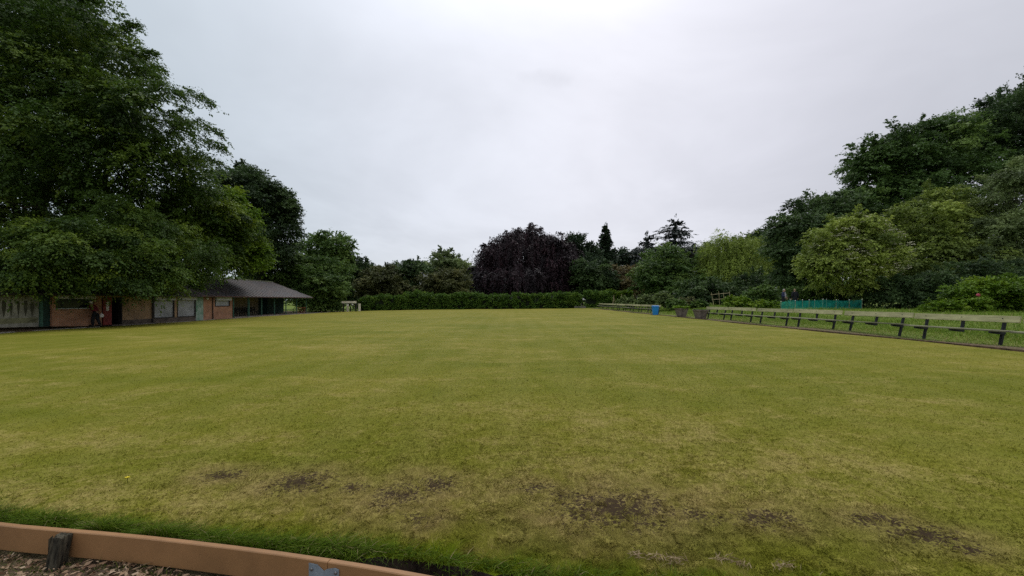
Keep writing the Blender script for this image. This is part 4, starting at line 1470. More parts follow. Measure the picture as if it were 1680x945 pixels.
T_('shrub', 'big leafy shrub between the pavilion and the cream gateway', 'shrub', zb(532, 64), [B(530, 470, 63, 34, 34, 3), B(541, 492, 63, 16, 20, 1.6), B(515, 495, 61.5, 22, 18, 2), B(540, 448, 66, 30, 22, 3)],
   M['mid'], M['bark'], 0.24, 3200, 13, 0.9, droop=0.3, r0=0.2, K=30)
# mid distance, left of centre
T_('tree', 'broad airy tree with sky showing through, right of the pavilion', 'tree', zb(540, 88), [B(515, 412, 84, 28, 22, 4), B(548, 402, 84, 26, 18, 3.5), B(525, 440, 84, 44, 22, 5), B(562, 425, 84, 15, 16, 2.5), B(500, 455, 84, 25, 26, 4)],
   M['mid'], M['bark'], 0.36, 2500, 12, 1.6, droop=0.25, r0=0.5, K=24, cr=(0.16, 0.34), inner=0.05, nbr=7, tshift=0.1)
T_('tree', 'dark rounded tree behind the cream gateway', 'tree', zb(585, 92), [B(588, 450, 88, 26, 22, 4), B(575, 478, 86, 24, 22, 3.5), B(602, 452, 90, 14, 16, 2.5)],
   M['dark'], M['bark'], 0.38, 1600, 12, 1.5, r0=0.4)
T_('tree', 'small olive tree over the left end of the hedge', 'tree', zb(622, 80), [B(625, 465, 78, 32, 22, 3.5), B(610, 482, 77, 22, 18, 3), B(640, 450, 80, 16, 12, 2)],
   M['olive'], M['bark'], 0.32, 1900, 12, 1.2, r0=0.25, tshift=-0.12)
T_('tree', 'dark leafy tree behind the hedge lump, left of the purple tree', 'tree', zb(665, 86), [B(660, 455, 84, 30, 22, 4), B(682, 445, 84, 18, 16, 3), B(652, 478, 82, 26, 18, 3.5)],
   M['dark'], M['bark'], 0.34, 2100, 12, 1.4, r0=0.3, tshift=0.08)
T_('tree', 'rounded grey-green tree with see-through top, left of the purple tree', 'tree', zb(728, 108), [B(722, 432, 105, 30, 16, 4.5), B(740, 450, 105, 32, 22, 5), B(765, 452, 105, 14, 20, 3)],
   M['grey'], M['bark'], 0.44, 1500, 11, 1.8, r0=0.4, cr=(0.16, 0.34), inner=0.06, tshift=-0.12)
T_('shrub', 'olive brown mound of leaves behind the hedge, left of the purple tree', 'shrub', zb(725, 82), [B(725, 470, 80, 38, 24, 4), B(705, 480, 80, 22, 16, 3)],
   M['olive'], M['bark'], 0.32, 2000, 12, 1.3, r0=0.25, tshift=-0.1)


def weeping(blobs, n, nl, ln, leaf, fall, seed):
    """hanging strands from the blob tops and flanks"""
    def f(rng):
        out = []
        for (c, r) in blobs:
            k = int(n * r[0] * r[2])
            u = rdir(rng, k)
            u[:, 2] = np.abs(u[:, 2]) * 1.0 - 0.15
            u = norm(u)
            # gather strands into falls
            az = np.arctan2(u[:, 1], u[:, 0])
            gz_ = np.round(az * 6 + np.sin(u[:, 2] * 9) * 0.8) / 6
            az = az * 0.55 + gz_ * 0.45
            hr = np.hypot(u[:, 0], u[:, 1])
            u = np.stack([np.cos(az) * hr, np.sin(az) * hr, u[:, 2]], -1)
            P = c + r * u * rng.uniform(0.72, 1.06, (k, 1))
            D = norm(np.stack([u[:, 0], u[:, 1], np.full(k, 0.15)], -1) + rng.normal(size=(k, 3)) * 0.12)
            L = ln * rng.uniform(0.5, 1.3, k)
            t = rng.uniform(0, 1, (k, nl, 1))
            pos = P[:, None] + D[:, None] * L[:, None, None] * 0.28 * np.sqrt(t) - np.array([0, 0, 1.0]) * fall * L[:, None, None] * t ** 1.4 + rng.normal(size=(k, nl, 3)) * 0.13
            tt = np.clip(rng.normal(0.5, 0.16, (k, 1)) + 0.25 * np.sin(gz_ * 11)[:, None] * 0.6 + rng.normal(size=(k, nl)) * 0.07, 0, 1)
            dd = norm(D[:, None] * 0.35 - np.array([0, 0, 1.0]) * (0.35 + t) + rng.normal(size=(k, nl, 3)) * 0.3)
            nn = norm(D[:, None] + rng.normal(size=(k, nl, 3)) * 0.5 + np.array([0, 0, 0.4]))
            sz = leaf * rng.uniform(0.7, 1.4, (k, nl))
            V, Fq = leaf_quads(pos.reshape(-1, 3), dd.reshape(-1, 3), nn.reshape(-1, 3), sz.ravel(), sz.ravel() * 0.42)
            kk = pos.reshape(-1, 3)[:, 2] > 0.4
            Vr = V.reshape(-1, 4, 3)[kk].reshape(-1, 3)
            out.append((Vr, np.arange(len(Vr), dtype=np.int32).reshape(-1, 4), tt.ravel()[kk]))
        return out
    return f


cop = [B(850, 425, 90, 48, 48, 6.5), B(900, 440, 90, 42, 48, 6), B(808, 448, 90, 30, 40, 5), B(925, 462, 90, 22, 34, 4), B(850, 462, 88, 75, 32, 9), B(862, 395, 92, 32, 22, 4.5), B(905, 412, 90, 30, 28, 4.5), B(926, 432, 89, 22, 34, 4), B(818, 420, 90, 26, 28, 4)]
T_('copper_beech', 'dark purple weeping tree shaped like a dome at the centre of the photo', 'tree', zb(855, 92), cop, M['purple'], M['bark'], 0.36, 4300, 11, 1.8,
   droop=0.9, spread=0.25, r0=0.6, K=30, inner=0.1, boughs=8, bl=(0.3, 0.6), dense=1.8, cr=(0.14, 0.34), extra=weeping(cop, 14, 26, 3.6, 0.36, 1.0, 3), aspect=0.5)

# ------------------------------------------------------------------ conifers
def tiered(name, label, base, top, prof, mat, ntier, leaf, per, seed, up=-0.15, gap=0.0, group=None, flat=1.0, lean=0.0, nl=12, width=0.3, bark=None):
    """tiers of boughs round a mast; prof(t) is the radius in metres at height fraction t (0 low, 1 top)"""
    rng = np.random.default_rng(seed)
    base = np.asarray(base, float)
    root = empty(name, base, label, 'tree', group)
    H = top - base[2]
    parts = []
    tr = MB().tube([(0, 0, -0.1), (lean * 0.5, 0, H * 0.5), (lean, 0, H * 0.985)], [0.028 * H, 0.018 * H, 0.004 * H], 8)
    for i in range(ntier):
        t = (i + 0.5) / ntier
        z = base[2] + H * (0.08 + 0.92 * t)
        r = prof(t)
        k = max(4, int(per * (0.35 + r / max(1e-3, prof(0.1)))))
        if gap:
            k = max(4, int(k * (1 - gap)))
        az = rng.uniform(0, 2 * PI, k)
        rr = r * rng.uniform(0.55, 1.12, k)
        for a, q in zip(az, rr):
            d = np.array([math.cos(a), math.sin(a), up])
            m = max(4, int(8 * q / max(r, 0.3)))
            s0 = rng.uniform(0.12, 1.0, m)
            zj = z + rng.normal() * H / ntier * (0.15 if gap else 0.4)
            P = np.array([base[0] + lean * t, base[1], zj]) + d * (q * s0)[:, None] + rng.normal(size=(m, 3)) * 0.05 * q
            D = norm(d + rng.normal(size=(m, 3)) * 0.35)
            parts.append(spray(rng, P, D, np.full(m, max(0.35, q * width)), nl, 0.12, 0.4, leaf, np.full(m, rng.normal(0.5, 0.15)), 0.4, flat))
            if gap:
                tr.tube([(lean * t, 0, zj - base[2]), (lean * t + d[0] * q * 0.9, d[1] * q * 0.9, zj - base[2] + d[2] * q * 0.9)], [0.012 * H * 0.5, 0.02], 4, cap=False)
    # leading shoot
    P = np.tile(np.array([[base[0] + lean, base[1], top - 0.05 * H]]), (10, 1)) + rng.normal(size=(10, 3)) * 0.02 * H * np.array([1, 1, 1.6])
    parts.append(spray(rng, P, norm(rng.normal(size=(10, 3)) * 0.3 + np.array([0, 0, 1])), np.full(10, 0.05 * H), nl, 0, 0.3, leaf * 0.9, np.full(10, 0.5), 0.4))
    V, Fq, tt = merge(parts)
    link('crown', np_mesh('crown', V - base, Fq, {'tint': tt}), mat, root)
    tr.build('trunk', bark or M['bark'], root, smooth=True)
    return root


def ztop(py, d):
    return EYE + (HY - py) / F * d


tiered('conifer', 'pointed dark conifer standing alone right of the purple tree', zb(993, 105), ztop(371, 105), lambda t: 4.7 * (1 - t) ** 0.8 + 0.15, M['conifer'], 30, 0.5, 30, 61, up=0.15, width=0.34)
T_('yew', 'dark upright evergreen touching the right flank of the purple tree', 'tree', zb(955, 98), [B(950, 415, 96, 16, 22, 3), B(965, 425, 96, 18, 20, 3), B(940, 400, 97, 8, 12, 1.6), B(960, 455, 92, 28, 30, 4)],
   M['conifer'], M['bark'], 0.38, 2200, 12, 1.4, droop=-0.25, r0=0.35, tshift=0.05)
T_('tree', 'dark green tree filling the gap below the pointed conifer', 'tree', zb(968, 86), [B(972, 452, 84, 26, 30, 4), B(988, 465, 84, 20, 22, 3)],
   M['dark'], M['bark'], 0.34, 2200, 12, 1.3, r0=0.3, tshift=0.16)
T_('pine', 'black spreading pine between the conifer and the cedar', 'tree', zb(1030, 120), [B(1018, 422, 118, 14, 10, 3), B(1036, 424, 118, 16, 11, 3), B(1025, 440, 118, 22, 14, 4)],
   M['conifer'], M['bark'], 0.44, 1000, 11, 1.6, droop=-0.1, r0=0.35, cr=(0.18, 0.4))
T_('shrub', 'brownish airy small tree beyond the far benches', 'tree', zb(1012, 90), [B(1005, 455, 88, 20, 20, 3.2), B(1035, 462, 88, 22, 20, 3.2), B(1018, 475, 86, 30, 14, 3.5)],
   M['brown'], M['bark'], 0.34, 1900, 11, 1.3, r0=0.22, inner=0.06)
tiered('cedar', 'tall flat-tiered cedar with open branches against the sky', zb(1108, 110), ztop(361, 110), lambda t: 20 * (1 - t) ** 0.85 * (0.85 + 0.25 * math.sin(t * 23)) + 0.9, M['cedar'], 12, 0.6, 36, 62, up=-0.06, gap=0.2, flat=2.2)
tiered('cedar', 'smaller flat-tiered cedar just left of the tall one', zb(1064, 112), ztop(387, 112), lambda t: 15.5 * (1 - t) ** 0.85 * (0.8 + 0.3 * math.sin(t * 19 + 1)) + 0.8, M['cedar'], 11, 0.6, 32, 63, up=0.05, gap=0.15, flat=2.0)
T_('pine', 'dark pine top peeping out right of the tall cedar', 'tree', zb(1140, 118), [B(1135, 420, 116, 16, 11, 3), B(1150, 428, 116, 14, 14, 3), B(1162, 408, 118, 5, 7, 1.2)],
   M['conifer'], M['bark'], 0.44, 800, 11, 1.4, droop=-0.1, r0=0.3)
T_('tree', 'wide dark green bushy tree below the cedars', 'tree', zb(1095, 74), [B(1090, 440, 72, 38, 32, 4.5), B(1070, 465, 72, 28, 26, 4), B(1120, 460, 72, 32, 30, 4.5), B(1100, 482, 70, 46, 14, 4), B(1105, 425, 73, 18, 16, 2.5)],
   M['mid'], M['bark'], 0.29, 4000, 12, 1.3, droop=0.25, r0=0.35, K=30, tshift=-0.08)
wil = [B(1185, 420, 72, 34, 34, 4.2), B(1225, 425, 72, 34, 36, 4.2), B(1205, 450, 70, 52, 34, 5), B(1170, 455, 71, 24, 30, 3), B(1202, 408, 73, 30, 18, 3)]
T_('willow', 'yellow-green weeping willow with hanging curtains of leaves', 'tree', zb(1205, 73), wil, M['willow'], M['bark'], 0.27, 1500, 10, 1.4, droop=0.9, spread=0.2, r0=0.5, aspect=0.35, boughs=0, dense=2.2,
   extra=weeping(wil, 26, 26, 3.4, 0.28, 1.0, 4))
T_('tree', 'dark tree mass behind the right side of the willow', 'tree', zb(1262, 92), [B(1262, 415, 88, 24, 26, 4), B(1245, 398, 92, 16, 14, 3), B(1280, 430, 86, 18, 30, 3.5), B(1255, 386, 95, 7, 9, 1.6)],
   M['dark'], M['bark'], 0.36, 2200, 12, 1.5, r0=0.4, tshift=0.1)
T_('shrub', 'dark low shrubs under the willow', 'shrub', zb(1150, 62), [B(1150, 480, 60, 40, 18, 3), B(1190, 482, 60, 30, 16, 3), B(1240, 470, 60, 24, 20, 3)],
   M['dark'], M['bark'], 0.24, 2200, 12, 0.9, r0=0.12, tshift=0.1)

# ------------------------------------------------------------------ trees, right
T_('tree', 'dark tree with pale stems behind the two people', 'tree', zb(1315, 46), [B(1305, 395, 46, 30, 50, 3.2), B(1340, 370, 48, 38, 46, 3.5), B(1290, 435, 45, 22, 34, 2.2), B(1320, 440, 45, 32, 28, 2.5), B(1375, 345, 50, 22, 25, 2.5)],
   M['dark'], M['bark_grey'], 0.23, 4600, 13, 1.1, droop=0.3, r0=0.16, K=30, tshift=0.18, cr=(0.14, 0.34))


def umbels(blobs, n, leaf):
    def f(seed=9):
        rng = np.random.default_rng(seed)
        P = []
        for (c, r) in blobs:
            u = rdir(rng, n)
            u[:, 1] = -np.abs(u[:, 1])
            u[:, 2] = u[:, 2] * 0.8 + 0.15
            P.append(c + r * norm(u) * rng.uniform(0.98, 1.12, (n, 1)))
        P = np.concatenate(P)
        k = len(P)
        q = 7
        pos = P[:, None] + rng.normal(size=(k, q, 3)) * np.array([0.075, 0.075, 0.02])
        D = norm(rng.normal(size=(k * q, 3)) * np.array([1, 1, 0.2]))
        Nn = norm(np.array([0, -0.35, 1.0]) + rng.normal(size=(k * q, 3)) * 0.15)
        V, Fq = leaf_quads(pos.reshape(-1, 3), D, Nn, np.full(k * q, leaf), np.full(k * q, leaf * 0.9))
        return V, Fq, rng.uniform(0, 1, k * q)
    return f


eld = [B(1372, 410, 36, 42, 36, 2.4), B(1400, 385, 37, 44, 30, 2.5), B(1395, 440, 35.5, 60, 30, 2.8), B(1345, 440, 36, 22, 26, 1.6), B(1440, 420, 36, 34, 46, 2.4)]
o = T_('elder', 'pale yellow-green bush tree dotted with cream flower heads, behind the netting', 'tree', zb(1395, 38), eld, M['elder'], M['bark_grey'], 0.16, 5600, 13, 0.75, droop=0.35, r0=0.14, K=20, cr=(0.2, 0.4), fz=0.665)
V, Fq, tt = umbels(eld, 120, 0.115)()
bo = link('blossom', np_mesh('blossom', V - np.array(o.location), Fq, {'tint': tt}), M['blossom'], o)
bo['kind'] = 'stuff'
T_('tree', 'large rounded dark green tree on the right skyline', 'tree', zb(1490, 60), [B(1450, 262, 56, 48, 34, 5), B(1500, 248, 56, 52, 38, 5), B(1550, 247, 56, 48, 42, 5), B(1435, 300, 55, 40, 42, 4.5), B(1500, 300, 55, 70, 55, 6), B(1570, 300, 55, 45, 45, 5),
    B(1420, 262, 56, 24, 20, 2.5), B(1460, 350, 53, 55, 40, 4.5), B(1400, 345, 53, 30, 30, 3.5), B(1570, 345, 54, 50, 40, 4.5)], M['mid'], M['bark'], 0.26, 8200, 13, 1.4, droop=0.35, r0=0.5, K=20, cr=(0.2, 0.4), tshift=-0.14, inner=0.06, fz=0.66)
T_('tree', 'tallest tree at the right edge with reddish tips against the sky', 'tree', zb(1660, 60), [B(1645, 195, 58, 32, 33, 4), B(1695, 182, 58, 48, 40, 5), B(1655, 240, 57, 60, 50, 6), B(1720, 260, 57, 60, 60, 6), B(1610, 215, 57, 28, 26, 3)],
   M['dark'], M['bark'], 0.27, 4600, 13, 1.4, droop=0.1, r0=0.5, K=30, cr=(0.14, 0.32), tshift=0.05)
T_('tree', 'olive green tree right of the flowering bush tree, in front of the skyline trees', 'tree', zb(1545, 46), [B(1530, 345, 44, 48, 36, 3.2), B(1570, 380, 43, 50, 46, 3.4), B(1500, 385, 42, 50, 44, 3.2), B(1540, 430, 41, 70, 40, 3.8), B(1480, 440, 40, 40, 36, 2.8)],
   M['elder'], M['bark_grey'], 0.2, 6200, 13, 1.0, droop=0.45, r0=0.3, K=20, cr=(0.2, 0.4), tshift=-0.2, fz=0.66)
T_('tree', 'silvery willow-like tree at the right edge', 'tree', zb(1680, 44), [B(1660, 330, 41, 45, 50, 3.2), B(1700, 300, 42, 50, 50, 3.4), B(1650, 400, 39, 50, 45, 3), B(1700, 400, 39, 55, 60, 3.4), B(1630, 440, 38, 36, 34, 2.4)],
   M['grey'], M['bark_grey'], 0.19, 5600, 13, 1.0, droop=0.6, r0=0.3, K=20, cr=(0.2, 0.4), tshift=-0.1, aspect=0.4, fz=0.6)
T_('shrub', 'dark understorey thicket behind the near benches', 'shrub', zb(1500, 36), [B(1470, 478, 34, 50, 26, 2), B(1530, 475, 34, 44, 30, 2), B(1600, 470, 35, 50, 34, 2.2), B(1670, 468, 35, 50, 34, 2.2)],
   M['dark'], M['bark'], 0.15, 4200, 12, 0.7, r0=0.1, tshift=0.1)
pk = [B(1620, 488, 25, 48, 26, 1.6), B(1650, 478, 25, 32, 22, 1.4), B(1585, 495, 25, 26, 17, 1.1), B(1680, 492, 25, 34, 26, 1.5)]
o = T_('shrub', 'bright green rounded shrub with one pink flower behind the nearest bench', 'shrub', zb(1625, 25.3), pk, M['lime'], M['bark'], 0.12, 3300, 12, 0.5, droop=0.3, r0=0.06, K=34, cr=(0.16, 0.34), tshift=-0.14)
rng = np.random.default_rng(77)
pf = W(1605, 484, 23.2)
u_ = rdir(rng, 40)
V, Fq = leaf_quads(pf + u_ * 0.075, norm(np.cross(u_, rdir(rng, 40))), u_, np.full(40, 0.11), np.full(40, 0.1))
link('flower', np_mesh('flower', V - np.array(o.location), Fq, {'tint': rng.uniform(0, 1, 40)}), M['pink'], o)
T_('shrub', 'low light green weeds at the foot of the pink-flowered shrub', 'shrub', zb(1545, 24), [B(1545, 505, 23.5, 22, 11, 0.6), B(1565, 508, 23.5, 16, 9, 0.5)], M['lime'], None, 0.1, 420, 10, 0.32, droop=0.2)
hedge('low dense hedge behind the green netting', W(1305, 480, 38)[0], W(1412, 480, 38)[0], 38.5, 1.7, 1.4, 30, M['mid'], 4200, leaf=0.15, name='hedge', group=None, z=0.85)
T_('shrub', 'rounded dark green bush left of the two people', 'shrub', zb(1250, 42), [B(1250, 486, 41, 22, 15, 1.3), B(1238, 492, 41, 14, 10, 0.9)], M['mid'], M['bark'], 0.15, 1000, 12, 0.5, r0=0.05)
T_('shrub', 'bright yellow-green low bush beside the bamboo frame', 'shrub', zb(1208, 41), [B(1208, 496, 40, 17, 8, 0.9), B(1220, 498, 40, 10, 6, 0.6)], M['lime'], None, 0.14, 520, 11, 0.4, tshift=0.12)
T_('shrub', 'yellow-green weeds at the feet of the two people', 'shrub', zb(1262, 37), [B(1258, 501, 36, 22, 6, 0.7), B(1285, 503, 35, 14, 5, 0.5)], M['lime'], None, 0.12, 460, 10, 0.35)
for i, (px, py, d, rx, ry, mt, lb) in enumerate([
        (1030, 497, 56, 16, 6, 'grey', 'low grey-green plants beyond the far benches, left of the other bed plants'),
        (1062, 494, 52, 15, 8, 'grey', 'grey-green leafy plant behind the bench backs, left of the blue bin'),
        (1088, 491, 46, 11, 11, 'grey', 'tallest grey-green bed plant, rising just right of the blue bin'),
        (1108, 499, 44, 12, 7, 'mid', 'mid green bed plant behind the left planter'),
        (1128, 497, 46, 14, 7, 'olive', 'olive tufted bed plant behind the two planters'),
        (1148, 500, 45, 10, 5, 'mid', 'low green bed plant at the right end of the flower bed')]):
    T_('bed_plant', lb, 'plant', zb(px, d), [B(px, py, d, rx, ry), B(px + rx * 0.6, py + 2, d, rx * 0.6, ry * 0.7)], M[mt], None, leaf_px(d, 1.6), 320, 9, 0.4, droop=0.2, group='plants in the flower bed')

# far-off wood closing the view
rng = np.random.default_rng(55)
parts = []
for k in range(120):
    px = rng.uniform(-200, 1900)
    d = rng.uniform(135, 170)
    hpx = rng.uniform(20, 48) * (0.8 if 600 < px < 790 else 1)
    c, r = B(px, 493 - hpx * 0.45, d, rng.uniform(22, 45), hpx * 0.6, 6)
    n = 230
    u_ = rdir(rng, n)
    P = c + r * u_ * rng.uniform(0.6, 1.05, (n, 1))
    P = P[P[:, 2] > 0.2]
    parts.append(spray(rng, P, norm(rdir(rng, len(P)) + np.array([0, 0, 0.2])), np.full(len(P), 2.4), 9, 0.2, 0.4, 0.75, np.full(len(P), rng.normal(0.5, 0.2))))
V, Fq, tt = merge(parts)
link('far_woodland', np_mesh('far_woodland', V, Fq, {'tint': tt}), M['mid'], kind='stuff')

# ------------------------------------------------------------------ green netting, bamboo frame, sticks
def net_mat():
    m, nt, N, L = new_mat('teal_netting')
    out = nd(N, 'ShaderNodeOutputMaterial')
    b = nd(N, 'ShaderNodeBsdfPrincipled')
    b.inputs['Base Color'].default_value = (0.015, 0.36, 0.29, 1)
    b.inputs['Roughness'].default_value = 0.6
    t = nd(N, 'ShaderNodeBsdfTransparent')
    tl = nd(N, 'ShaderNodeBsdfTranslucent')
    tl.inputs[0].default_value = (0.0, 0.3, 0.23, 1)
    m0 = nd(N, 'ShaderNodeMixShader')
    m0.inputs[0].default_value = 0.4
    mx = nd(N, 'ShaderNodeMixShader')
    no = nd(N, 'ShaderNodeTexNoise')
    no.inputs['Scale'].default_value = 3.0
    g = nd(N, 'ShaderNodeNewGeometry')
    L.new(g.outputs['Position'], no.inputs['Vector'])
    r = ramp(N, [(0.3, (0.15, 0.15, 0.15)), (0.7, (0.48, 0.48, 0.48))])
    L.new(no.outputs[0], r.inputs[0])
    L.new(r.outputs[0], mx.inputs[0])
    L.new(b.outputs[0], m0.inputs[1])
    L.new(tl.outputs[0], m0.inputs[2])
    L.new(t.outputs[0], mx.inputs[1])
    L.new(m0.outputs[0], mx.inputs[2])
    L.new(mx.outputs[0], out.inputs[0])
    return m


M['net'] = net_mat()
M['bamboo'] = simple('bamboo_cane', (0.36, 0.3, 0.17), 0.7, 0.2, 5)
q0, q1 = W(1281, 0, 31.0), W(1414, 0, 33.0)
q2, q3 = W(1412, 0, 36.2), W(1296, 0, 34.0)
cor = [q0[:2], q1[:2], q2[:2], q3[:2], q0[:2]]
nt_ = empty('garden_netting', (q0[0], q0[1], gz(q0[0], q0[1])), 'teal green mesh netting round a vegetable plot behind the benches', 'netting')
ob = np.array(nt_.location)
rng = np.random.default_rng(31)
for i in range(4):
    a, b = cor[i], cor[i + 1]
    nseg = 28
    vs, fs = [], []
    for j in range(nseg + 1):
        t = j / nseg
        p = a + (b - a) * t
        z0 = gz(p[0], p[1])
        sag = 0.03 * abs(math.sin(t * PI * 6)) + 0.004 * rng.normal()
        hgt = 0.74 - sag
        for k in range(5):
            o_ = 0.05 * math.sin(t * 31 + k * 0.8 + i) * (0.3 + k * 0.2)
            dx = np.array([-(b - a)[1], (b - a)[0]])
            dx = dx / np.linalg.norm(dx) * o_
            vs.append((p[0] + dx[0] - ob[0], p[1] + dx[1] - ob[1], z0 - ob[2] + hgt * k / 4))
    for j in range(nseg):
        for k in range(4):
            fs.append((j * 5 + k, (j + 1) * 5 + k, (j + 1) * 5 + k + 1, j * 5 + k + 1))
    MB().add(vs, fs).build('net_panel', M['net'], nt_, smooth=True)
    for j in range(6 if i % 2 == 0 else 1):
        t = j / 6
        p = a + (b - a) * t
        z0 = gz(p[0], p[1])
        st = MB().tube([(p[0] - ob[0], p[1] - ob[1], z0 - ob[2] - 0.1), (p[0] - ob[0] + 0.02, p[1] - ob[1], z0 - ob[2] + 0.76)], 0.012, 6).build('stake', M['bamboo'], nt_)
        MB().ball((p[0] - ob[0] + 0.02, p[1] - ob[1], z0 - ob[2] + 0.78), 0.032, 8, 6).build('stake_cap', M['white'], st)

d = 41.0
tf = empty('bamboo_frame', zb(1168, d), 'rickety bamboo cane frame for climbing plants under the willow', 'plant frame')
ob = np.array(tf.location)
for (a, b) in (((1171, 501), (1167, 480)), ((1181, 501), (1179, 478)), ((1188, 501), (1187, 480)), ((1197.5, 500), (1196.5, 478)), ((1166, 483.5), (1198, 480.5)), ((1168, 491.5), (1198, 489.5))):
    MB().tube([W(*a, d) - ob, W(*b, d) - ob], 0.025, 6).build('cane', M['bamboo'], tf)
for (px, d, lb) in ((1007, 66, 'thin bean poles tied into a tripod, left of the other tripod beyond the far benches'), (1020, 66, 'thin bean poles tied into a tripod, right of the other tripod beyond the far benches')):
    tp = empty('bean_poles', zb(px, d), lb, 'garden canes', 'bean pole tripods')
    for k in range(3):
        a = k * 2.1 + px
        MB().tube([(0.5 * math.cos(a), 0.5 * math.sin(a), -0.1), (-0.06 * math.cos(a), -0.06 * math.sin(a), 2.1)], 0.03, 6).build('cane', M['bamboo'], tp)

# ------------------------------------------------------------------ straw tufts and a dandelion on the green
M['straw'] = leaf_mat('dry_straw', G((0.05, (0.1700, 0.1148, 0.0600)), (0.5, (0.2890, 0.2050, 0.1200)), (0.95, (0.3910, 0.2952, 0.1840))), trans=0.1)
for i, (px, py, wd, lb) in enumerate([(1043, 911, 0.06, 'round tuft of dry straw, leftmost on the near edge of the green'), (1083, 917, 0.11, 'long flat tuft of dry straw, second from the left of the straw tufts'),
                                      (1187, 921, 0.13, 'largest tuft of dry straw, in the middle of the near grass edge'), (1216, 928, 0.06, 'small tuft of dry straw just right of the largest one'),
                                      (1287, 934, 0.11, 'flat tuft of dry straw, rightmost on the near grass edge'), (1112, 921, 0.07, 'thin scatter of dry straw just left of the largest tuft')]):
    rng = np.random.default_rng(200 + i)
    d = F * (EYE - 0.03) / (py - HY)
    x = (px - CX) / F * d
    n = 46
    P = np.stack([rng.normal(size=n) * wd * 0.33, rng.normal(size=n) * 0.02, np.abs(rng.normal(size=n)) * 0.01], -1)
    D = norm(rng.normal(size=(n, 3)) * np.array([1.2, 0.7, 0.5]))
    V, Fq = leaf_quads(P, D, norm(rng.normal(size=(n, 3)) + np.array([0, 0, 0.7])), rng.uniform(0.02, 0.07, n), rng.uniform(0.002, 0.005, n))
    o = link('straw_tuft', np_mesh('straw_tuft', V, Fq, {'tint': rng.uniform(0, 1, n)}), M['straw'])
    o.location = (x, d, float(lawn_z(x, d)) + 0.014)
    tag(o, lb, 'straw', 'tufts of dry straw on the near edge')
d = F * (EYE - 0.05) / (779 - HY)
x = (209 - CX) / F * d
dl = empty('dandelion', (x, d, float(lawn_z(x, d))), 'single yellow dandelion flower in the short grass on the left', 'flower')
n = 26
rng = np.random.default_rng(2)
a = np.linspace(0, 2 * PI, n, endpoint=False)
D = norm(np.stack([np.cos(a), np.sin(a), rng.uniform(0.2, 0.9, n)], -1))
V, Fq = leaf_quads(D * 0.011 + np.array([0, 0, 0.045]), D, norm(np.array([0, 0, 1.0]) + 0.1 * rng.normal(size=(n, 3))), np.full(n, 0.024), np.full(n, 0.007))
link('petals', np_mesh('petals', V, Fq, {'tint': rng.uniform(0, 1, n)}), M['yellowflower'], dl)
MB().tube([(0, 0, -0.01), (0.003, 0, 0.045)], 0.002, 6).build('stem', M['longgrass'], dl)

# ------------------------------------------------------------------ people
M['skin'] = simple('skin', (0.42, 0.24, 0.17), 0.55, 0.05, 8)
M['hair'] = simple('grey_hair', (0.35, 0.33, 0.3), 0.7, 0.15, 20)
M['sandy'] = simple('sandy_hair', (0.33, 0.24, 0.14), 0.7, 0.15, 20)
M['maroon'] = simple('maroon_cloth', (0.16, 0.016, 0.028), 0.8, 0.15, 6)
M['blackcloth'] = simple('black_cloth', (0.012, 0.013, 0.017), 0.8, 0.15, 6)
M['navy'] = simple('navy_cloth', (0.03, 0.038, 0.09), 0.8, 0.15, 6)
M['pale'] = simple('pale_shirt', (0.5, 0.46, 0.48), 0.8, 0.08, 6)
M['capwhite'] = simple('white_cap_cloth', (0.72, 0.71, 0.68), 0.8, 0.06, 6)
M['shoe'] = simple('dark_shoe', (0.02, 0.018, 0.016), 0.5, 0.1, 6)
M['eye'] = simple('dark_eye', (0.02, 0.015, 0.012), 0.3, 0.1, 6)


def skin_mesh(name, joints, edges, radii, root=0, sub=2):
    me = bpy.data.meshes.new(name)
    me.from_pydata([tuple(j) for j in joints], edges, [])
    o = bpy.data.objects.new(name + '_tmp', me)
    COL.objects.link(o)
    md = o.modifiers.new('skin', 'SKIN')
    md.use_smooth_shade = True
    sv = me.skin_vertices[0].data
    for i, r in enumerate(radii):
        sv[i].radius = r if hasattr(r, '__len__') else (r, r)
        sv[i].use_root = (i == root)
    ss = o.modifiers.new('sub', 'SUBSURF')
    ss.levels = sub
    ss.render_levels = sub
    bpy.context.view_layer.update()
    dg = bpy.context.evaluated_depsgraph_get()
    ev = o.evaluated_get(dg)
    m2 = bpy.data.meshes.new_from_object(ev)
    m2.name = name
    bpy.data.objects.remove(o)
    for p in m2.polygons:
        p.use_smooth = True
    return m2


def join_mb(me, mb):
    bm = bmesh.new()
    bm.from_mesh(me)
    tmp = mb.mesh('tmp')
    bm.from_mesh(tmp)
    bm.to_mesh(me)
    bm.free()
    bpy.data.meshes.remove(tmp)
    for p in me.polygons:
        p.use_smooth = True
    return me


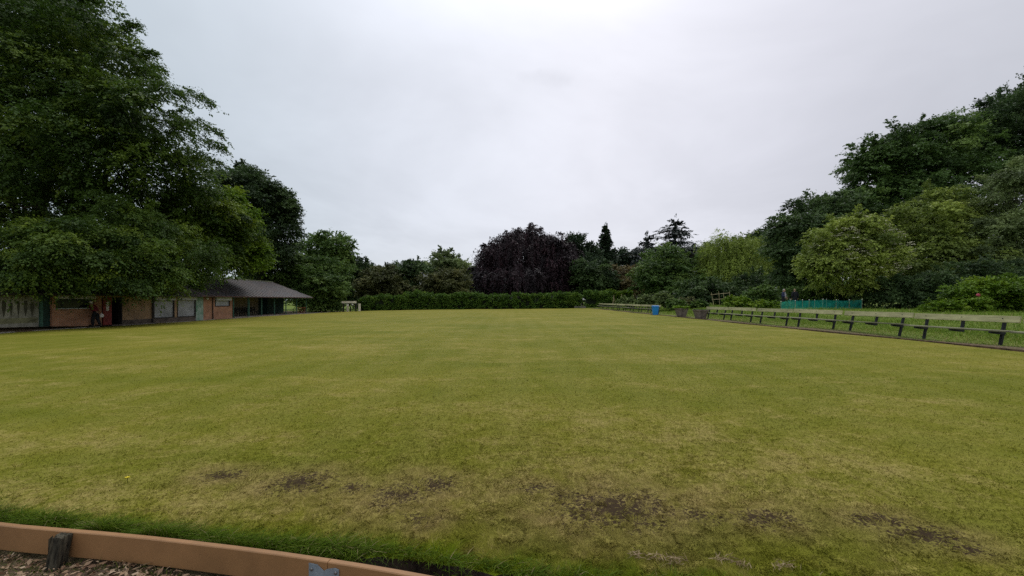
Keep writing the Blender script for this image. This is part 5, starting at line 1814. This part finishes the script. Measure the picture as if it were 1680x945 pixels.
def person(label, loc, rz, top, bottom, hairm, lean=0.0, stride=0.0, armL=None, armR=None, cap=False, scale=1.0, shirt=None):
    """faces -Y before rz; lean tips the upper body forward (-Y)"""
    root = empty('person', loc, label, 'person', None, rz)
    root.scale = (scale,) * 3
    s, c = math.sin(lean), math.cos(lean)
    up = lambda x, y, z: (x, y * c - (z - 0.95) * s, 0.95 + (z - 0.95) * c + y * s)      # tips about the hips
    hip = (0, 0, 0.95)
    J = {'hip': hip, 'waist': up(0, 0, 1.1), 'chest': up(0, 0, 1.32), 'neck': up(0, 0.0, 1.49), 'head0': up(0, -0.01, 1.58)}
    for sd, nm in ((-1, 'L'), (1, 'R')):
        st = stride * sd
        J['hip' + nm] = (sd * 0.095, 0, 0.9)
        J['kn' + nm] = (sd * 0.1, -0.04 - st * 0.35, 0.5)
        J['an' + nm] = (sd * 0.1, 0.0 - st * 0.55 + (0.06 if st < 0 else 0), 0.085)
        J['to' + nm] = (sd * 0.12, -0.17 - st * 0.55, 0.035)
        J['sh' + nm] = up(sd * 0.185, 0, 1.42)
        el, wr = (armL, armR)[nm == 'R'] or ((0.25, 0.04, 1.14), (0.26, -0.08, 0.9))
        J['el' + nm] = up(sd * el[0], el[1], el[2])
        J['wr' + nm] = up(sd * wr[0], wr[1], wr[2])
        w = Vector(J['wr' + nm])
        dv = (w - Vector(J['el' + nm])).normalized()
        J['pa' + nm] = tuple(w + dv * 0.08)

    def chain(names, pairs, rad, nm, root_i=0):
        idx = {n: i for i, n in enumerate(names)}
        return skin_mesh(nm, [J[n] for n in names], [(idx[a], idx[b]) for a, b in pairs], [rad[n] for n in names], root_i)

    names = ['hip', 'waist', 'chest', 'neck', 'head0'] + [k + s_ for s_ in 'LR' for k in ('hip', 'kn', 'an', 'to', 'sh', 'el', 'wr', 'pa')]
    pairs = [('hip', 'waist'), ('waist', 'chest'), ('chest', 'neck'), ('neck', 'head0')]
    for s_ in 'LR':
        pairs += [('hip', 'hip' + s_), ('hip' + s_, 'kn' + s_), ('kn' + s_, 'an' + s_), ('an' + s_, 'to' + s_), ('chest', 'sh' + s_), ('sh' + s_, 'el' + s_), ('el' + s_, 'wr' + s_), ('wr' + s_, 'pa' + s_)]
    rad = {'hip': (0.13, 0.1), 'waist': (0.125, 0.095), 'chest': (0.15, 0.105), 'neck': 0.055, 'head0': 0.055}
    for s_ in 'LR':
        rad.update({'hip' + s_: 0.085, 'kn' + s_: 0.058, 'an' + s_: 0.04, 'to' + s_: 0.035, 'sh' + s_: 0.06, 'el' + s_: 0.042, 'wr' + s_: 0.028, 'pa' + s_: (0.035, 0.02)})
    body = chain(names, pairs, rad, 'body')
    # head with face, ears; fingers
    hc = Vector(up(0, -0.025, 1.63))
    mb = MB()
    mb.ball(hc, (0.075, 0.095, 0.115), 14, 10)
    mb.ball(hc + Vector((0, -0.045, -0.05)), (0.055, 0.05, 0.06), 10, 8)
    mb.add([hc + Vector(v) for v in ((-0.014, -0.09, -0.03), (0.014, -0.09, -0.03), (0, -0.125, -0.025), (0, -0.09, 0.015))], [(0, 2, 1), (0, 3, 2), (1, 2, 3), (0, 1, 3)])
    for sd in (-1, 1):
        mb.ball(hc + Vector((sd * 0.076, 0.0, -0.01)), (0.012, 0.022, 0.032), 8, 6)
    for s_, sd in (('L', -1), ('R', 1)):
        pa = Vector(J['pa' + s_])
        dv = (pa - Vector(J['wr' + s_])).normalized()
        sx = dv.cross(Vector((1, 0, 0.2))).normalized()
        for f, (o_, ln) in enumerate(((-0.027, 0.062), (-0.009, 0.074), (0.009, 0.07), (0.026, 0.055))):
            b0 = pa + sx * o_ + dv * 0.012
            mb.tube([b0, b0 + dv * ln * 0.5 + Vector((-sd * 0.006, 0, 0)), b0 + dv * ln + Vector((-sd * 0.02, 0, 0))], [0.0095, 0.009, 0.007], 6)
        b0 = pa + sx * -0.028 - dv * 0.03
        mb.tube([b0, b0 + sx * -0.028 + dv * 0.02, b0 + sx * -0.034 + dv * 0.05], [0.011, 0.01, 0.008], 6)
    join_mb(body, mb)
    link('body', body, M['skin'], root)
    ey = MB()
    for sd in (-1, 1):
        ey.ball(hc + Vector((sd * 0.03, -0.088, 0.008)), (0.011, 0.008, 0.008), 8, 6)
    ey.build('eyes', M['eye'], root)
    MB().ball(hc + Vector((0, -0.092, -0.062)), (0.024, 0.008, 0.006), 8, 5).build('mouth', M['maroon'], root)
    # clothes
    tn = ['hip', 'hipL', 'knL', 'anL', 'hipR', 'knR', 'anR', 'waist']
    tp_ = [('hip', 'hipL'), ('hipL', 'knL'), ('knL', 'anL'), ('hip', 'hipR'), ('hipR', 'knR'), ('knR', 'anR'), ('hip', 'waist')]
    link('trousers', chain(tn, tp_, {'hip': (0.15, 0.125), 'waist': (0.145, 0.115), 'hipL': 0.12, 'hipR': 0.12, 'knL': 0.097, 'knR': 0.097, 'anL': 0.082, 'anR': 0.082}, 'trousers'), bottom, root)
    jn = ['chest', 'waist', 'hip', 'neck', 'shL', 'elL', 'wrL', 'shR', 'elR', 'wrR']
    jp = [('chest', 'waist'), ('waist', 'hip'), ('chest', 'neck'), ('chest', 'shL'), ('shL', 'elL'), ('elL', 'wrL'), ('chest', 'shR'), ('shR', 'elR'), ('elR', 'wrR')]
    link('jacket', chain(jn, jp, {'chest': (0.185, 0.14), 'waist': (0.175, 0.14), 'hip': (0.18, 0.15), 'neck': 0.075, 'shL': 0.085, 'shR': 0.085, 'elL': 0.066, 'elR': 0.066, 'wrL': 0.046, 'wrR': 0.046}, 'jacket'), top, root)
    if shirt:
        v0 = [up(-0.055, -0.155, 1.44), up(0.055, -0.155, 1.44), up(0.075, -0.178, 1.2), up(0.07, -0.165, 0.98), up(-0.07, -0.165, 0.98), up(-0.075, -0.178, 1.2)]
        v1 = [(v[0] * 0.8, v[1] + 0.08, v[2]) for v in v0]
        MB().add(v0 + v1, [(0, 1, 2, 5), (5, 2, 3, 4), (0, 6, 7, 1), (1, 7, 8, 2), (2, 8, 9, 3), (3, 9, 10, 4), (4, 10, 11, 5), (5, 11, 6, 0)]).build('shirt', shirt, root)
    hb = MB()
    hb.ball(hc + Vector((0, 0.022, 0.022)), (0.083, 0.09, 0.108), 14, 9)
    hb.build('hair', hairm, root, smooth=True)
    if cap:
        cb = MB()
        cb.lathe([(0.095, 0.0), (0.105, 0.025), (0.1, 0.06), (0.07, 0.085), (0.015, 0.095)], tuple(hc + Vector((0, 0.005, 0.05))), n=16)
        cb.prism([(-0.07, -0.07), (0.07, -0.07), (0.06, -0.15), (0.0, -0.19), (-0.06, -0.15)], 2, hc.z + 0.048, hc.z + 0.06)
        o = cb.build('cap', M['capwhite'], root, smooth=True)
        for v in o.data.vertices:
            v.co.y += 0.0
        # the brim follows the head's position
        for v in o.data.vertices[-10:]:
            v.co.y += hc.y
            v.co.x += hc.x
    for s_ in 'LR':
        a, t = Vector(J['an' + s_]), Vector(J['to' + s_])
        sh = MB()
        sh.tube([a + Vector((0, 0.06, -0.045)), a + Vector((0, 0.0, -0.025)), t + Vector((0, 0.02, 0.008)), t + Vector((0, -0.06, 0.004))], [0.04, 0.056, 0.05, 0.026], 10)
        sh.build('shoe', M['shoe'], root, smooth=True)
    return root


px_ = -28.28
d = 27.05
pz = gz(-29.3, d) + 0.01
person('stooping person in a maroon jacket and white cap walking past the pavilion door', (px_, d, pz), R(-78), M['maroon'], M['blackcloth'], M['hair'], lean=0.4, stride=0.2, cap=True, scale=1.0,
       armL=((0.26, 0.0, 1.14), (0.27, -0.12, 0.92)), armR=((0.26, 0.14, 1.16), (0.27, 0.22, 0.94)))
bag = MB()
bag.lathe([(0.03, 0.0), (0.1, 0.04), (0.11, 0.16), (0.06, 0.25), (0.02, 0.3)], n=10).build('carrier_bag', M['capwhite'])
bg = bpy.data.objects['carrier_bag']
bg.location = (px_ + 0.2, d + 0.2, pz + 0.58)
tag(bg, 'small white carrier bag held behind by the stooping person in maroon', 'bag')
p1 = W(1285, 0, 35.6)
person('person with grey hair in an open navy jacket over a pale shirt, behind the netting', (p1[0], p1[1], gz(p1[0], p1[1])), R(38), M['navy'], M['blackcloth'], M['hair'], lean=0.06, shirt=M['pale'],
       armL=((0.25, -0.02, 1.14), (0.2, -0.22, 1.05)), armR=((0.25, 0.03, 1.14), (0.24, -0.15, 0.95)))
p2 = W(1304.5, 0, 36.2)
person('person in a dark jacket with sandy hair, seen from behind the netting', (p2[0], p2[1], gz(p2[0], p2[1])), R(172), M['blackcloth'], M['blackcloth'], M['sandy'], lean=0.08, scale=1.02)

# ------------------------------------------------------------------ sky, sun, camera
EL, AZ = R(56), R(12)                      # sun behind thin cloud, ahead and a little to the right
wd = bpy.data.worlds.new('World')
sc.world = wd
wd.use_nodes = True
N, L = wd.node_tree.nodes, wd.node_tree.links
N.clear()
out = nd(N, 'ShaderNodeOutputWorld')
sky = nd(N, 'ShaderNodeTexSky', sky_type='NISHITA')
sky.sun_disc = False
sky.sun_elevation = EL
sky.sun_rotation = AZ
b1 = nd(N, 'ShaderNodeBackground')
b1.inputs[1].default_value = 0.1
L.new(sky.outputs[0], b1.inputs[0])
tc = nd(N, 'ShaderNodeTexCoord')
sp = nd(N, 'ShaderNodeSeparateXYZ')
L.new(tc.outputs['Generated'], sp.inputs[0])


def wm(op, a, b=None, clamp=False):
    m = nd(N, 'ShaderNodeMath', operation=op, use_clamp=clamp)
    for i, v in enumerate((a, b)):
        if v is None:
            continue
        if isinstance(v, (int, float)):
            m.inputs[i].default_value = v
        else:
            L.new(v, m.inputs[i])
    return m.outputs[0]


def wr(v, a, b, c, d):
    m = nd(N, 'ShaderNodeMapRange', interpolation_type='SMOOTHSTEP')
    L.new(v, m.inputs[0])
    for i, k in zip((1, 2, 3, 4), (a, b, c, d)):
        m.inputs[i].default_value = k
    return m.outputs[0]


# cloud deck: project the direction on a plane so the layers flatten towards the horizon
zz = wm('ADD', wm('MAXIMUM', sp.outputs[2], 0.0), 0.16)
cb = nd(N, 'ShaderNodeCombineXYZ')
L.new(wm('DIVIDE', sp.outputs[0], zz), cb.inputs[0])
L.new(wm('DIVIDE', sp.outputs[1], zz), cb.inputs[1])
n1 = nd(N, 'ShaderNodeTexNoise')
n1.inputs['Scale'].default_value = 0.75
n1.inputs['Detail'].default_value = 5
n1.inputs['Roughness'].default_value = 0.58
n1.inputs['Distortion'].default_value = 0.4
L.new(cb.outputs[0], n1.inputs['Vector'])
cl = wr(n1.outputs[0], 0.28, 0.72, 0.9, 1.07)
el = wr(sp.outputs[2], 0.42, 1.0, 1.0, 1.95)          # an overcast sky is brighter overhead
sd = Vector((math.sin(AZ) * math.cos(R(38)), math.cos(AZ) * math.cos(R(38)), math.sin(R(38))))
dp = nd(N, 'ShaderNodeVectorMath', operation='DOT_PRODUCT')
L.new(tc.outputs['Generated'], dp.inputs[0])
dp.inputs[1].default_value = sd
gl = wr(dp.outputs['Value'], 0.6, 1.0, 0.9, 1.1)   # thin cloud before the sun
# one small darker wisp
yp = wm('MAXIMUM', sp.outputs[1], 0.01)
wu = wm('DIVIDE', wm('SUBTRACT', wm('DIVIDE', sp.outputs[0], yp), 0.098), 0.095)
wv = wm('DIVIDE', wm('SUBTRACT', wm('DIVIDE', sp.outputs[2], yp), 0.56), 0.042)
wl = wm('ADD', wm('MULTIPLY', wu, wu), wm('MULTIPLY', wv, wv))
n2 = nd(N, 'ShaderNodeTexNoise')
n2.inputs['Scale'].default_value = 9
n2.inputs['Detail'].default_value = 5
L.new(tc.outputs['Generated'], n2.inputs['Vector'])
wisp = wr(wm('SUBTRACT', wm('MULTIPLY', n2.outputs[0], 1.9), wl), 0.25, 1.0, 0.0, 0.12)
br = wm('MULTIPLY', wm('MULTIPLY', wm('MULTIPLY', cl, el), gl), wm('SUBTRACT', 1.0, wisp))
hz = ramp(N, [(0.1, (0.58, 0.67, 0.73)), (0.35, (0.69, 0.72, 0.785)), (0.6, (0.76, 0.76, 0.82)), (0.76, (0.68, 0.68, 0.74)), (0.93, (0.53, 0.54, 0.585))])
xx = wm('ADD', wm('MULTIPLY', sp.outputs[0], 0.5), 0.5)
L.new(xx, hz.inputs[0])
b2 = nd(N, 'ShaderNodeBackground')
mu = nd(N, 'ShaderNodeMix', data_type='RGBA', blend_type='MULTIPLY')
mu.inputs[0].default_value = 1
L.new(hz.outputs[0], mu.inputs[6])
cc_ = nd(N, 'ShaderNodeCombineColor')
for i in range(3):
    L.new(br, cc_.inputs[i])
L.new(cc_.outputs[0], mu.inputs[7])
L.new(mu.outputs[2], b2.inputs[0])
b2.inputs[1].default_value = 0.86
ms = nd(N, 'ShaderNodeMixShader')
ms.inputs[0].default_value = 0.92
L.new(b1.outputs[0], ms.inputs[1])
L.new(b2.outputs[0], ms.inputs[2])
L.new(ms.outputs[0], out.inputs[0])

sl = bpy.data.lights.new('sun', 'SUN')
sl.energy = 0.9
sl.angle = R(25)
sl.color = (1.0, 0.96, 0.9)
so = bpy.data.objects.new('sun', sl)
COL.objects.link(so)
dirv = Vector((math.sin(AZ) * math.cos(EL), math.cos(AZ) * math.cos(EL), math.sin(EL)))
so.rotation_euler = dirv.to_track_quat('Z', 'Y').to_euler()
so.location = (0, 20, 60)

cam = bpy.data.cameras.new('camera')
cam.sensor_width = 36
cam.lens = 36 * F / 1680
cam.shift_y = (HY - 472.5) / 1680
cam.clip_start = 0.05
cam.clip_end = 4000
co = bpy.data.objects.new('camera', cam)
COL.objects.link(co)
co.location = (0, 0, EYE)
co.rotation_euler = (R(90), 0, 0)
sc.camera = co

vs_ = sc.view_settings
vs_.view_transform = 'Standard'
vs_.look = 'None'
vs_.exposure = 0.3
vs_.gamma = 1.0
sc.cycles.max_bounces = 6
sc.cycles.diffuse_bounces = 3
sc.cycles.glossy_bounces = 2
sc.cycles.transmission_bounces = 3
sc.cycles.transparent_max_bounces = 8
sc.cycles.use_denoising = False
sc.render.film_transparent = False
